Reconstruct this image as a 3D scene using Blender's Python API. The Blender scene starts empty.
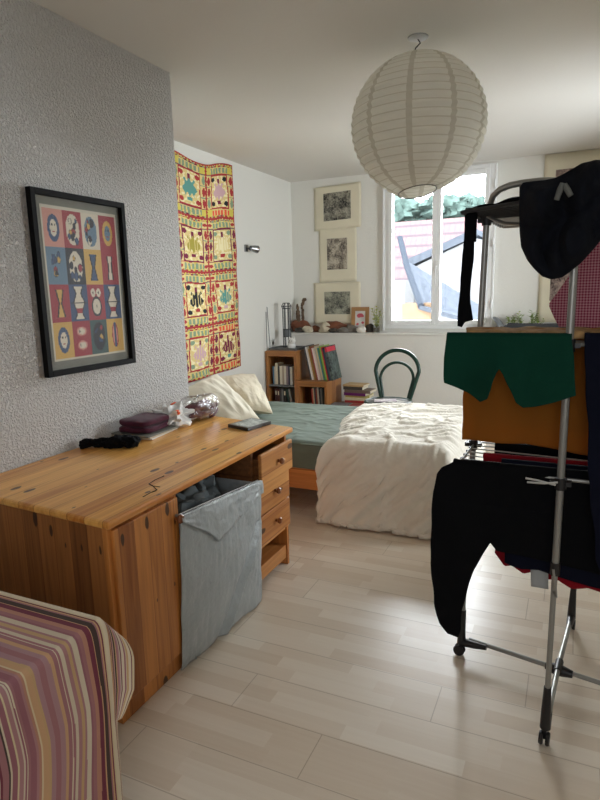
import bpy, bmesh, math, random
from mathutils import Vector, Matrix, noise
random.seed(7)
SC = bpy.context.scene
COL = SC.collection
PI = math.pi

# ------------------------------------------------------------------ camera
F, S, CH = 590.0, 0.025, 1.47
fy = Vector((275.0, 115.0, -F)).normalized()
v2 = Vector((-300.0, -(285 + S*575 - 400), -F))
up = fy.cross(v2).normalized()
if up.y < 0: up = -up
rt = fy.cross(up)
RM = Matrix((rt, fy, up))
CP = Vector((0, 0, CH))
cam = bpy.data.cameras.new('camera'); cam.lens = F/800*36; cam.sensor_width = 36; cam.clip_start = .02
co = bpy.data.objects.new('camera', cam); COL.objects.link(co)
co.matrix_world = Matrix.Translation(CP) @ RM.to_4x4()
SC.camera = co
def at(px, py, ax, val):
    """the point of the room that the photo shows at a pixel, on the plane axis = val"""
    d = RM @ Vector((px-300, -(py-400), -F))
    return CP + d*((val-CP[ax])/d[ax])

# ------------------------------------------------------------------ materials
def new_mat(name):
    m = bpy.data.materials.new(name); m.use_nodes = True
    nt = m.node_tree; b = nt.nodes['Principled BSDF']
    return m, nt, b
def N(nt, t, **k):
    n = nt.nodes.new(t)
    for a, v in k.items():
        if a == 'inp':
            for i, x in v.items(): n.inputs[i].default_value = x
        else: setattr(n, a, v)
    return n
def mathn(nt, op, a, b=None, c=None):
    n = nt.nodes.new('ShaderNodeMath'); n.operation = op
    for i, v in enumerate((a, b, c)):
        if v is None: continue
        if isinstance(v, (int, float)): n.inputs[i].default_value = v
        else: nt.links.new(v, n.inputs[i])
    return n.outputs[0]
def srgb(r, g, b):
    f = lambda c: ((c/255+.055)/1.055)**2.4 if c > 10 else c/255/12.92
    return (f(r), f(g), f(b), 1)
def mat(name, rgb, rough=.6, metal=0, var=.06, vscale=8, bump=0, bscale=60, bdist=.002, spec=.5, sheen=0, trans=0, alpha=1, coat=0):
    m, nt, b = new_mat(name)
    c = srgb(*rgb)
    tc = N(nt, 'ShaderNodeTexCoord')
    nz = N(nt, 'ShaderNodeTexNoise', inp={'Scale': vscale, 'Detail': 3})
    nt.links.new(tc.outputs['Object'], nz.inputs['Vector'])
    r = N(nt, 'ShaderNodeValToRGB')
    r.color_ramp.elements[0].position = .3; r.color_ramp.elements[1].position = .7
    r.color_ramp.elements[0].color = tuple(x*(1-var) for x in c[:3])+(1,)
    r.color_ramp.elements[1].color = tuple(min(1, x*(1+var)) for x in c[:3])+(1,)
    nt.links.new(nz.outputs['Fac'], r.inputs['Fac']); nt.links.new(r.outputs['Color'], b.inputs['Base Color'])
    b.inputs['Roughness'].default_value = rough; b.inputs['Metallic'].default_value = metal
    b.inputs['Specular IOR Level'].default_value = spec
    b.inputs['Sheen Weight'].default_value = sheen
    b.inputs['Transmission Weight'].default_value = trans
    b.inputs['Alpha'].default_value = alpha
    b.inputs['Coat Weight'].default_value = coat
    if bump:
        n2 = N(nt, 'ShaderNodeTexNoise', inp={'Scale': bscale, 'Detail': 4})
        nt.links.new(tc.outputs['Object'], n2.inputs['Vector'])
        bp = N(nt, 'ShaderNodeBump', inp={'Strength': bump, 'Distance': bdist})
        nt.links.new(n2.outputs['Fac'], bp.inputs['Height']); nt.links.new(bp.outputs['Normal'], b.inputs['Normal'])
    return m
def wood(name, light, dark, grain=1, across=0, pw=.07, knot=True, rough=.35, kcol=(50, 26, 12), dens=1.0, coat=.15):
    """pine boards: grain runs along one object axis, boards are counted across another"""
    m, nt, b = new_mat(name); L = nt.links
    tc = N(nt, 'ShaderNodeTexCoord'); sp = N(nt, 'ShaderNodeSeparateXYZ'); L.new(tc.outputs['Object'], sp.inputs[0])
    g, a = sp.outputs[grain], sp.outputs[across]; third = sp.outputs[3-grain-across]
    row = mathn(nt, 'FLOOR', mathn(nt, 'DIVIDE', a, pw))
    wn = N(nt, 'ShaderNodeTexWhiteNoise', noise_dimensions='1D'); L.new(row, wn.inputs['W'])
    cx = N(nt, 'ShaderNodeCombineXYZ')
    L.new(mathn(nt, 'ADD', mathn(nt, 'MULTIPLY', g, 1.6), mathn(nt, 'MULTIPLY', wn.outputs[0], 9)), cx.inputs[0])
    L.new(mathn(nt, 'MULTIPLY', a, 38), cx.inputs[1]); L.new(mathn(nt, 'MULTIPLY', third, 30), cx.inputs[2])
    nz = N(nt, 'ShaderNodeTexNoise', inp={'Scale': 1.3, 'Detail': 5, 'Distortion': .6}); L.new(cx.outputs[0], nz.inputs['Vector'])
    f = mathn(nt, 'ADD', mathn(nt, 'MULTIPLY', nz.outputs['Fac'], .9), mathn(nt, 'MULTIPLY', wn.outputs[0], .42))
    r = N(nt, 'ShaderNodeValToRGB'); r.color_ramp.elements[0].position = .36; r.color_ramp.elements[1].position = .9
    r.color_ramp.elements[0].color = srgb(*light); r.color_ramp.elements[1].color = srgb(*dark)
    L.new(f, r.inputs['Fac'])
    out = r.outputs['Color']
    ed = mathn(nt, 'ABSOLUTE', mathn(nt, 'SUBTRACT', mathn(nt, 'FRACT', mathn(nt, 'DIVIDE', a, pw)), .5))
    seam = mathn(nt, 'GREATER_THAN', ed, .482)
    mx = N(nt, 'ShaderNodeMix', data_type='RGBA', blend_type='MULTIPLY'); mx.inputs['B'].default_value = (.62, .5, .42, 1)
    L.new(seam, mx.inputs['Factor']); L.new(out, mx.inputs['A']); out = mx.outputs['Result']
    if knot:
        c2 = N(nt, 'ShaderNodeCombineXYZ')
        L.new(mathn(nt, 'MULTIPLY', g, 4.2*dens), c2.inputs[0]); L.new(mathn(nt, 'MULTIPLY', a, 10*dens), c2.inputs[1])
        L.new(mathn(nt, 'MULTIPLY', third, .0), c2.inputs[2])
        vo = N(nt, 'ShaderNodeTexVoronoi', voronoi_dimensions='2D', inp={'Scale': 1.25, 'Randomness': 1}); L.new(c2.outputs[0], vo.inputs['Vector'])
        pick = N(nt, 'ShaderNodeSeparateColor'); L.new(vo.outputs['Color'], pick.inputs[0])
        size = mathn(nt, 'MULTIPLY', mathn(nt, 'MAXIMUM', mathn(nt, 'SUBTRACT', pick.outputs[0], .4), 0), .26)
        n3 = N(nt, 'ShaderNodeTexNoise', inp={'Scale': 30}); L.new(tc.outputs['Object'], n3.inputs['Vector'])
        d = mathn(nt, 'ADD', vo.outputs['Distance'], mathn(nt, 'MULTIPLY', mathn(nt, 'SUBTRACT', n3.outputs['Fac'], .5), .08))
        k = mathn(nt, 'MULTIPLY', mathn(nt, 'SUBTRACT', size, d), 40)
        k = mathn(nt, 'MINIMUM', mathn(nt, 'MAXIMUM', k, 0), .9)
        m2 = N(nt, 'ShaderNodeMix', data_type='RGBA'); m2.inputs['B'].default_value = srgb(*kcol)
        L.new(k, m2.inputs['Factor']); L.new(out, m2.inputs['A']); out = m2.outputs['Result']
    L.new(out, b.inputs['Base Color']); b.inputs['Roughness'].default_value = rough; b.inputs['Coat Weight'].default_value = coat
    bp = N(nt, 'ShaderNodeBump', inp={'Strength': .25, 'Distance': .001}); L.new(nz.outputs['Fac'], bp.inputs['Height']); L.new(bp.outputs['Normal'], b.inputs['Normal'])
    return m
def painted(name, rough=.8, bump=.15, spec=.4):
    """cloth or paper whose printed pattern is stored face by face"""
    m, nt, b = new_mat(name)
    a = N(nt, 'ShaderNodeAttribute', attribute_name='Col'); nt.links.new(a.outputs['Color'], b.inputs['Base Color'])
    b.inputs['Roughness'].default_value = rough; b.inputs['Specular IOR Level'].default_value = spec
    tc = N(nt, 'ShaderNodeTexCoord'); nz = N(nt, 'ShaderNodeTexNoise', inp={'Scale': 180})
    nt.links.new(tc.outputs['Object'], nz.inputs['Vector'])
    bp = N(nt, 'ShaderNodeBump', inp={'Strength': bump, 'Distance': .001})
    nt.links.new(nz.outputs['Fac'], bp.inputs['Height']); nt.links.new(bp.outputs['Normal'], b.inputs['Normal'])
    return m

def plaster(name, rgb, scale, strength, dist):
    m, nt, b = new_mat(name); L = nt.links
    b.inputs['Base Color'].default_value = srgb(*rgb); b.inputs['Roughness'].default_value = .75; b.inputs['Specular IOR Level'].default_value = .3
    tc = N(nt, 'ShaderNodeTexCoord')
    nz = N(nt, 'ShaderNodeTexNoise', inp={'Scale': scale, 'Detail': 3, 'Roughness': .55, 'Distortion': .8}); L.new(tc.outputs['Object'], nz.inputs['Vector'])
    r = N(nt, 'ShaderNodeValToRGB'); r.color_ramp.elements[0].position = .38; r.color_ramp.elements[1].position = .62; L.new(nz.outputs['Fac'], r.inputs['Fac'])
    bp = N(nt, 'ShaderNodeBump', inp={'Strength': strength, 'Distance': dist}); L.new(r.outputs['Color'], bp.inputs['Height']); L.new(bp.outputs['Normal'], b.inputs['Normal'])
    return m
def floor_mat():
    m, nt, b = new_mat('laminate'); L = nt.links
    tc = N(nt, 'ShaderNodeTexCoord'); sp = N(nt, 'ShaderNodeSeparateXYZ'); L.new(tc.outputs['Object'], sp.inputs[0])
    x, y = sp.outputs[0], sp.outputs[1]
    yy = mathn(nt, 'ADD', y, 9.989)
    row = mathn(nt, 'FLOOR', mathn(nt, 'DIVIDE', yy, .0667))
    w1 = N(nt, 'ShaderNodeTexWhiteNoise', noise_dimensions='1D'); L.new(row, w1.inputs['W'])
    xs = mathn(nt, 'DIVIDE', mathn(nt, 'ADD', x, mathn(nt, 'MULTIPLY', w1.outputs[0], 1.3)), .4)
    col = mathn(nt, 'FLOOR', xs)
    cc = N(nt, 'ShaderNodeCombineXYZ'); L.new(row, cc.inputs[0]); L.new(col, cc.inputs[1])
    w2 = N(nt, 'ShaderNodeTexWhiteNoise', noise_dimensions='2D'); L.new(cc.outputs[0], w2.inputs['Vector'])
    gv = N(nt, 'ShaderNodeCombineXYZ'); L.new(mathn(nt, 'ADD', mathn(nt, 'MULTIPLY', x, 3), mathn(nt, 'MULTIPLY', w2.outputs[0], 20)), gv.inputs[0]); L.new(mathn(nt, 'MULTIPLY', y, 60), gv.inputs[1])
    nz = N(nt, 'ShaderNodeTexNoise', inp={'Scale': 1.0, 'Detail': 5, 'Distortion': .5}); L.new(gv.outputs[0], nz.inputs['Vector'])
    n2 = N(nt, 'ShaderNodeTexNoise', inp={'Scale': 9, 'Detail': 3}); L.new(tc.outputs['Object'], n2.inputs['Vector'])
    f = mathn(nt, 'ADD', mathn(nt, 'ADD', mathn(nt, 'MULTIPLY', w2.outputs[0], .55), mathn(nt, 'MULTIPLY', nz.outputs['Fac'], .35)), .1)
    r = N(nt, 'ShaderNodeValToRGB'); r.color_ramp.elements[0].position = .2; r.color_ramp.elements[1].position = .9
    r.color_ramp.elements[0].color = srgb(229, 218, 202); r.color_ramp.elements[1].color = srgb(208, 190, 168); L.new(f, r.inputs['Fac'])
    e1 = mathn(nt, 'ABSOLUTE', mathn(nt, 'SUBTRACT', mathn(nt, 'FRACT', mathn(nt, 'DIVIDE', yy, .2)), .5))
    seam = mathn(nt, 'GREATER_THAN', e1, .491)
    # short joints of each three-strip panel
    prow = mathn(nt, 'FLOOR', mathn(nt, 'DIVIDE', yy, .2)); w3 = N(nt, 'ShaderNodeTexWhiteNoise', noise_dimensions='1D'); L.new(prow, w3.inputs['W'])
    e2 = mathn(nt, 'ABSOLUTE', mathn(nt, 'SUBTRACT', mathn(nt, 'FRACT', mathn(nt, 'DIVIDE', mathn(nt, 'ADD', x, mathn(nt, 'MULTIPLY', w3.outputs[0], 1.2)), 1.2)), .5))
    seam = mathn(nt, 'MAXIMUM', seam, mathn(nt, 'GREATER_THAN', e2, .4985))
    mx = N(nt, 'ShaderNodeMix', data_type='RGBA', blend_type='MULTIPLY'); mx.inputs['B'].default_value = (.7, .66, .62, 1)
    L.new(seam, mx.inputs['Factor']); L.new(r.outputs['Color'], mx.inputs['A']); L.new(mx.outputs['Result'], b.inputs['Base Color'])
    rr = mathn(nt, 'ADD', mathn(nt, 'MULTIPLY', n2.outputs['Fac'], .03), .27); L.new(rr, b.inputs['Roughness'])
    h = mathn(nt, 'SUBTRACT', mathn(nt, 'MULTIPLY', nz.outputs['Fac'], .12), seam)
    bp = N(nt, 'ShaderNodeBump', inp={'Strength': .5, 'Distance': .0012}); L.new(h, bp.inputs['Height']); L.new(bp.outputs['Normal'], b.inputs['Normal'])
    return m

def engraving(name, paper, ink, scale):
    m, nt, b = new_mat(name); L = nt.links
    tc = N(nt, 'ShaderNodeTexCoord')
    n1 = N(nt, 'ShaderNodeTexNoise', inp={'Scale': scale, 'Detail': 8, 'Roughness': .75, 'Distortion': 1.5}); L.new(tc.outputs['Object'], n1.inputs['Vector'])
    n2 = N(nt, 'ShaderNodeTexNoise', inp={'Scale': scale*.3, 'Detail': 2}); L.new(tc.outputs['Object'], n2.inputs['Vector'])
    f = mathn(nt, 'ADD', mathn(nt, 'MULTIPLY', n1.outputs['Fac'], .7), mathn(nt, 'MULTIPLY', n2.outputs['Fac'], .4))
    r = N(nt, 'ShaderNodeValToRGB'); r.color_ramp.elements[0].position = .46; r.color_ramp.elements[1].position = .64
    r.color_ramp.elements[0].color = srgb(*ink); r.color_ramp.elements[1].color = srgb(*paper); L.new(f, r.inputs['Fac'])
    L.new(r.outputs['Color'], b.inputs['Base Color']); b.inputs['Roughness'].default_value = .8
    return m

M = {}
M['wall'] = plaster('smooth_white_wall', (226, 225, 219), 45, .12, .004)
M['rough'] = plaster('roughcast_wall', (222, 219, 215), 80, 1.0, .011)
M['ceil'] = plaster('ceiling_paint', (220, 217, 211), 7, .05, .01)
M['floor'] = floor_mat()
M['pvc'] = mat('white_window_frame', (235, 236, 236), .35, var=.01)
M['sillpaint'] = mat('sill_paint', (225, 224, 218), .5, var=.03)
M['pine_top'] = wood('pine_desk_top', (246, 188, 102), (198, 122, 50), 1, 0, .085, rough=.3)
M['pine_v'] = wood('pine_vertical_boards', (206, 136, 68), (144, 82, 34), 2, 1, .075, rough=.42, dens=.8)
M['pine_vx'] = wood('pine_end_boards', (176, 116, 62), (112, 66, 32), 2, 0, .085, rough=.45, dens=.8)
M['pine_h'] = wood('pine_drawer_front', (206, 146, 82), (160, 98, 48), 1, 2, .12, rough=.4, dens=.7)
M['pine_in'] = wood('pine_inner', (150, 98, 52), (100, 60, 28), 1, 2, .2, knot=False, rough=.5)
M['crate'] = wood('crate_wood', (172, 116, 64), (130, 82, 42), 2, 1, .09, knot=False, rough=.45)
M['crate_h'] = wood('crate_wood_level', (172, 116, 64), (130, 82, 42), 0, 1, .09, knot=False, rough=.45)
M['bedwood'] = wood('bed_rail_pine', (212, 142, 78), (176, 106, 52), 0, 2, .15, rough=.45, dens=.6)
M['knob'] = mat('knob_wood', (120, 66, 30), .3, coat=.3)
M['black'] = mat('black_frame', (9, 9, 10), .75, spec=.2, var=.1)
M['dark'] = mat('dark_gap', (20, 16, 13), .8)
M['mount_grey'] = mat('mount_board', (120, 120, 112), .8, var=.03)
M['paper'] = mat('cream_paper', (220, 213, 190), .85, var=.03, vscale=5)
M['duvet'] = mat('off_white_cotton', (233, 227, 214), .9, bump=.35, bscale=26, bdist=.012, sheen=.15, var=.03)
M['pillow1'] = mat('ivory_pillow', (216, 209, 190), .9, bump=.3, bscale=18, bdist=.01, sheen=.1, var=.04)
M['pillow2'] = mat('beige_pillow', (208, 198, 175), .9, bump=.35, bscale=25, bdist=.012, sheen=.1, var=.05)
M['sheet'] = mat('sage_green_sheet', (108, 121, 110), .85, bump=.3, bscale=20, bdist=.008, var=.06)
M['tube'] = mat('grey_steel_tube', (150, 150, 146), .38, metal=.55, var=.03)
M['wire'] = mat('white_coated_wire', (190, 190, 186), .35, metal=.2, var=.02)
M['plastic'] = mat('black_plastic', (24, 22, 24), .45, var=.1)
M['blackcloth'] = mat('black_cloth', (9, 10, 13), .95, bump=.3, bscale=120, sheen=.0, spec=.15, var=.15)
M['navycloth'] = mat('navy_cloth', (13, 16, 32), .95, bump=.3, bscale=120, spec=.15, var=.15)
M['hoodie'] = mat('dark_navy_fleece', (13, 16, 24), .95, bump=.5, bscale=60, bdist=.004, spec=.2, var=.25)
M['greencloth'] = mat('bottle_green_cloth', (4, 56, 42), .9, bump=.3, bscale=140, spec=.2, var=.08)
M['ochre'] = mat('ochre_terry', (188, 124, 34), .95, bump=.5, bscale=200, spec=.1, var=.08)
M['redcloth'] = mat('crimson_cloth', (130, 18, 30), .95, bump=.3, bscale=120, spec=.15, var=.1)
M['browntowel'] = mat('brown_cream_towel', (176, 140, 96), .95, bump=.5, bscale=60, spec=.1, var=.3, vscale=40)
M['tag'] = mat('grey_label', (160, 164, 166), .7)
M['rice'] = None
M['green_chair'] = mat('dark_green_paint', (0, 50, 38), .4, coat=.1, var=.1)
M['cane'] = mat('dark_seat', (70, 66, 58), .6, var=.2)
M['stone_w'] = mat('white_stone', (224, 221, 212), .7, bump=.2, var=.08)
M['stone_c'] = mat('cream_stone', (196, 186, 164), .8, bump=.3, var=.12, vscale=30)
M['stone_g'] = mat('grey_stone', (112, 106, 98), .8, bump=.3, var=.25, vscale=30)
M['stone_d'] = mat('dark_stone', (62, 56, 50), .8, bump=.3, var=.25, vscale=30)
M['bark'] = mat('red_brown_bark', (112, 66, 44), .85, bump=.6, bscale=40, bdist=.008, var=.3, vscale=20)
M['drift'] = mat('driftwood', (100, 80, 62), .85, bump=.6, bscale=30, bdist=.008, var=.3, vscale=20)
M['kraft'] = mat('kraft_frame', (170, 128, 84), .7)
M['leaf'] = mat('leaf_green', (120, 140, 60), .6, var=.3, vscale=40)
M['iron'] = mat('grey_iron', (70, 72, 74), .4, metal=.7)
M['slate'] = mat('grey_tray', (104, 108, 110), .5, var=.1)
M['ceramic'] = mat('white_ceramic', (220, 220, 216), .25)
M['glassy'] = mat('clear_glass', (245, 250, 250), .05, trans=1, var=0)
m, nt, bb = new_mat('clear_plastic_film')
tr = N(nt, 'ShaderNodeBsdfTransparent'); gl = N(nt, 'ShaderNodeBsdfGlossy', inp={'Roughness': .15}); lw = N(nt, 'ShaderNodeLayerWeight', inp={'Blend': .22}); mx = N(nt, 'ShaderNodeMixShader')
tc = N(nt, 'ShaderNodeTexCoord'); nz = N(nt, 'ShaderNodeTexNoise', inp={'Scale': 22, 'Detail': 3}); nt.links.new(tc.outputs['Object'], nz.inputs['Vector']); bp = N(nt, 'ShaderNodeBump', inp={'Strength': 1, 'Distance': .03}); nt.links.new(nz.outputs['Fac'], bp.inputs['Height']); nt.links.new(bp.outputs[0], gl.inputs['Normal'])
nt.links.new(lw.outputs['Facing'], mx.inputs[0]); nt.links.new(tr.outputs[0], mx.inputs[1]); nt.links.new(gl.outputs[0], mx.inputs[2]); nt.links.new(mx.outputs[0], nt.nodes['Material Output'].inputs['Surface']); M['film'] = m
M['chrome'] = mat('chrome', (150, 152, 154), .2, metal=1)
M['silver'] = mat('silver_grey_nylon', (158, 165, 167), .36, bump=.7, bscale=34, bdist=.012, var=.05, spec=.7, sheen=.2)
M['greyfab'] = mat('dull_grey_fabric', (96, 104, 106), .85, bump=.3, bscale=60, var=.1)
M['burgundy'] = mat('burgundy_velvet', (70, 10, 38), .9, sheen=.08, bump=.4, bscale=60, var=.2, vscale=30)
M['wine'] = mat('wine_red_knit', (74, 20, 26), .7, bump=.4, bscale=80, var=.2)
M['white'] = mat('white_plastic', (226, 226, 224), .5, var=.02)
M['orange'] = mat('orange_print', (226, 92, 40), .6)
M['blackcase'] = mat('black_case', (22, 22, 24), .3, coat=.3)

# ------------------------------------------------------------------ mesh helpers
class MB:
    def __init__(s): s.v = []; s.f = []; s.mi = []; s.cl = []
    def add(s, vs, fs, mi=0, cl=None):
        b = len(s.v); s.v += [Vector(p) for p in vs]
        for i, q in enumerate(fs):
            s.f.append([b+k for k in q]); s.mi.append(mi); s.cl.append(cl[i] if cl else None)
    def box(s, x0, x1, y0, y1, z0, z1, mi=0, mtx=None):
        v = [Vector((x, y, z)) for z in (z0, z1) for y in (y0, y1) for x in (x0, x1)]
        if mtx: v = [mtx @ p for p in v]
        s.add(v, [(0, 2, 3, 1), (4, 5, 7, 6), (0, 1, 5, 4), (2, 6, 7, 3), (0, 4, 6, 2), (1, 3, 7, 5)], mi)
    def prism(s, poly, z0, z1, mi=0):
        n = len(poly)
        v = [(p[0], p[1], z0) for p in poly]+[(p[0], p[1], z1) for p in poly]
        s.add(v, [tuple(range(n))[::-1], tuple(range(n, 2*n))]+[(i, (i+1) % n, n+(i+1) % n, n+i) for i in range(n)], mi)
    def tube(s, pts, r, seg=10, mi=0, cap=True):
        pts = [Vector(p) for p in pts]; rs = r if isinstance(r, (list, tuple)) else [r]*len(pts)
        vs = []; fs = []; last = None
        for i, p in enumerate(pts):
            t = (pts[min(i+1, len(pts)-1)]-pts[max(i-1, 0)]).normalized()
            if last is None:
                a = Vector((0, 0, 1)) if abs(t.z) < .9 else Vector((1, 0, 0)); n = t.cross(a).normalized()
            else: n = (last - t*last.dot(t)).normalized()
            last = n; bn = t.cross(n)
            for k in range(seg):
                an = 2*PI*k/seg; vs.append(p+(n*math.cos(an)+bn*math.sin(an))*rs[i])
        for i in range(len(pts)-1):
            for k in range(seg):
                k2 = (k+1) % seg; fs.append((i*seg+k, i*seg+k2, (i+1)*seg+k2, (i+1)*seg+k))
        if cap:
            fs.append(tuple(range(seg))[::-1]); fs.append(tuple((len(pts)-1)*seg+k for k in range(seg)))
        s.add(vs, fs, mi)
    def lathe(s, prof, c=(0, 0, 0), seg=32, mi=0, mtx=None):
        vs = []; fs = []; n = len(prof)
        for k in range(seg):
            a = 2*PI*k/seg
            for (r, z) in prof: vs.append(Vector((r*math.cos(a), r*math.sin(a), z)))
        if mtx: vs = [mtx @ v for v in vs]
        vs = [v+Vector(c) for v in vs]
        for k in range(seg):
            k2 = (k+1) % seg
            for i in range(n-1): fs.append((k*n+i, k2*n+i, k2*n+i+1, k*n+i+1))
        s.add(vs, fs, mi)
    def blob(s, c, rx, ry, rz, seed=0, amp=.15, seg=20, rings=12, mi=0, rot=0, fr=1.2):
        vs = []; fs = []
        for i in range(rings+1):
            th = PI*i/rings
            for k in range(seg):
                ph = 2*PI*k/seg
                d = Vector((math.sin(th)*math.cos(ph), math.sin(th)*math.sin(ph), math.cos(th)))
                q = 1+amp*noise.noise(d*fr+Vector((seed*3.1, seed*1.7, 5)))*1.6
                p = Vector((d.x*rx*q, d.y*ry*q, d.z*rz*q))
                p = Matrix.Rotation(rot, 3, 'Z') @ p
                vs.append(p+Vector(c))
        for i in range(rings):
            for k in range(seg):
                k2 = (k+1) % seg; fs.append((i*seg+k, (i+1)*seg+k, (i+1)*seg+k2, i*seg+k2))
        s.add(vs, fs, mi)
    def grid(s, nu, nv, fn, mi=0, colfn=None, flip=False):
        vs = [fn(i/nu, j/nv) for j in range(nv+1) for i in range(nu+1)]; fs = []; cl = []
        for j in range(nv):
            for i in range(nu):
                a = j*(nu+1)+i; q = (a, a+1, a+nu+2, a+nu+1)
                fs.append(q[::-1] if flip else q)
                if colfn: cl.append(colfn((i+.5)/nu, (j+.5)/nv))
        s.add(vs, fs, mi, cl if colfn else None)
    def build(s, name, mats, parent=None, smooth=True, solid=0, bevel=0, subsurf=0, sub_angle=None, offset=0):
        me = bpy.data.meshes.new(name)
        org = Vector((0, 0, 0))
        me.from_pydata([tuple(v) for v in s.v], [], s.f)
        if not isinstance(mats, (list, tuple)): mats = [mats]
        for m in mats: me.materials.append(m)
        for p, mi in zip(me.polygons, s.mi): p.material_index = mi; p.use_smooth = smooth
        if any(c is not None for c in s.cl):
            at_ = me.color_attributes.new('Col', 'FLOAT_COLOR', 'CORNER')
            for p, c in zip(me.polygons, s.cl):
                for li in p.loop_indices: at_.data[li].color = c if c else (1, 1, 1, 1)
        me.update()
        bm = bmesh.new(); bm.from_mesh(me); smooth and bmesh.ops.remove_doubles(bm, verts=bm.verts, dist=1e-6)
        if not solid: bmesh.ops.recalc_face_normals(bm, faces=bm.faces)
        bm.to_mesh(me); bm.free()
        o = bpy.data.objects.new(name, me); COL.objects.link(o)
        if parent: o.parent = parent
        if solid:
            md = o.modifiers.new('thick', 'SOLIDIFY'); md.thickness = solid; md.offset = offset
        if bevel:
            md = o.modifiers.new('edge', 'BEVEL'); md.width = bevel; md.segments = 2; md.limit_method = 'ANGLE'
        if subsurf:
            md = o.modifiers.new('soft', 'SUBSURF'); md.levels = subsurf; md.render_levels = subsurf
        if smooth and sub_angle is not False and not solid:
            try: me.set_sharp_from_angle(angle=math.radians(sub_angle or 40))
            except Exception: pass
        return o
def tag(o, label=None, cat=None, group=None, kind=None):
    if label: o['label'] = label
    if cat: o['category'] = cat
    if group: o['group'] = group
    if kind: o['kind'] = kind
    return o
def thing(name, loc, label, cat, group=None):
    """empty at a thing's base; its parts are built in room coordinates and keep them"""
    o = bpy.data.objects.new(name, None); COL.objects.link(o); o.location = loc; o.empty_display_size = .1
    o['_k'] = 1; del o['_k']
    return tag(o, label, cat, group)
def part(mb, name, m, root, **k):
    """build in world coordinates, then hang under the root without moving"""
    o = mb.build(name, m, None, **k)
    off = root.location.copy() if root is not None and root.parent is None else Vector((0, 0, 0))
    o.parent = root
    if root is not None: o.matrix_parent_inverse = Matrix.Translation(-off)
    return o
def struct(mb, name, m, **k):
    o = mb.build(name, m, None, smooth=False, **k); o['kind'] = 'structure'; return o
def boxpart(name, m, root, dims, bevel=.002, **k):
    b = MB(); b.box(*dims); return part(b, name, m, root, smooth=False, bevel=bevel, **k)
def lerp(a, b, t): return a+(b-a)*t
def pl(pts, x):
    """piecewise linear"""
    if x <= pts[0][0]: return pts[0][1]
    for (a, b), (c, d) in zip(pts, pts[1:]):
        if x <= c: return b+(d-b)*(x-a)/(c-a) if c > a else d
    return pts[-1][1]
def nz3(x, y, z=0): return noise.noise(Vector((x, y, z)))

# ------------------------------------------------------------------ room shell
HC = 2.72; XN = -2.173; YN = 3.03; XL = -3.06; YB = 6.5; YL = 6.30; XR = 1.75; YF = -1.3; ZS = 1.0
WX0, WX1, WZ0, WZ1 = -1.93, -.785, 1.04, 2.69          # the window seen
VX0, VX1 = .45, 1.55                                    # its twin further along the same wall
b = MB(); b.box(XL-.2, XR+.2, YF-.2, YB+.2, -.2, 0); struct(b, 'floor', M['floor'])
b = MB(); b.box(XL-.2, XR+.2, YF-.2, YB+.2, HC, HC+.2); struct(b, 'ceiling', M['ceil'])
b = MB(); b.box(XN-1.1, XN, YF-.2, YN, 0, HC); struct(b, 'wall_left', M['rough'])
b = MB(); b.box(XL-.2, XL, YN, YB+.3, 0, HC); struct(b, 'wall_left_alcove', M['wall'])
RY0, RY1, RZ0, RZ1 = 4.1, 5.1, 1.0, 2.1    # side window in the wall outside the picture
b = MB(); b.box(XR, XR+.2, YF-.2, RY0, 0, HC); b.box(XR, XR+.2, RY1, YB+.3, 0, HC); b.box(XR, XR+.2, RY0, RY1, 0, RZ0); b.box(XR, XR+.2, RY0, RY1, RZ1, HC); struct(b, 'wall_right', M['wall'])
b = MB(); b.box(XN, XR+.2, YF-.2, YF, 0, HC); struct(b, 'wall_front', M['wall'])
b = MB()
b.box(XL, WX0, YB, YB+.3, ZS-.02, HC); b.box(WX1, XR, YB, YB+.3, ZS-.02, HC)
b.box(WX0, WX1, YB, YB+.3, WZ1, HC)
b.box(WX0, WX1, YB, YB+.3, ZS-.02, WZ0)
b.box(XL, XR, YL, YB+.3, 0, ZS-.02)
struct(b, 'wall_back', M['wall'])
b = MB(); b.box(XL, XR, YL-.02, YB-.0, ZS-.02, ZS); struct(b, 'trim_1', M['sillpaint'], bevel=.004)

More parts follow.
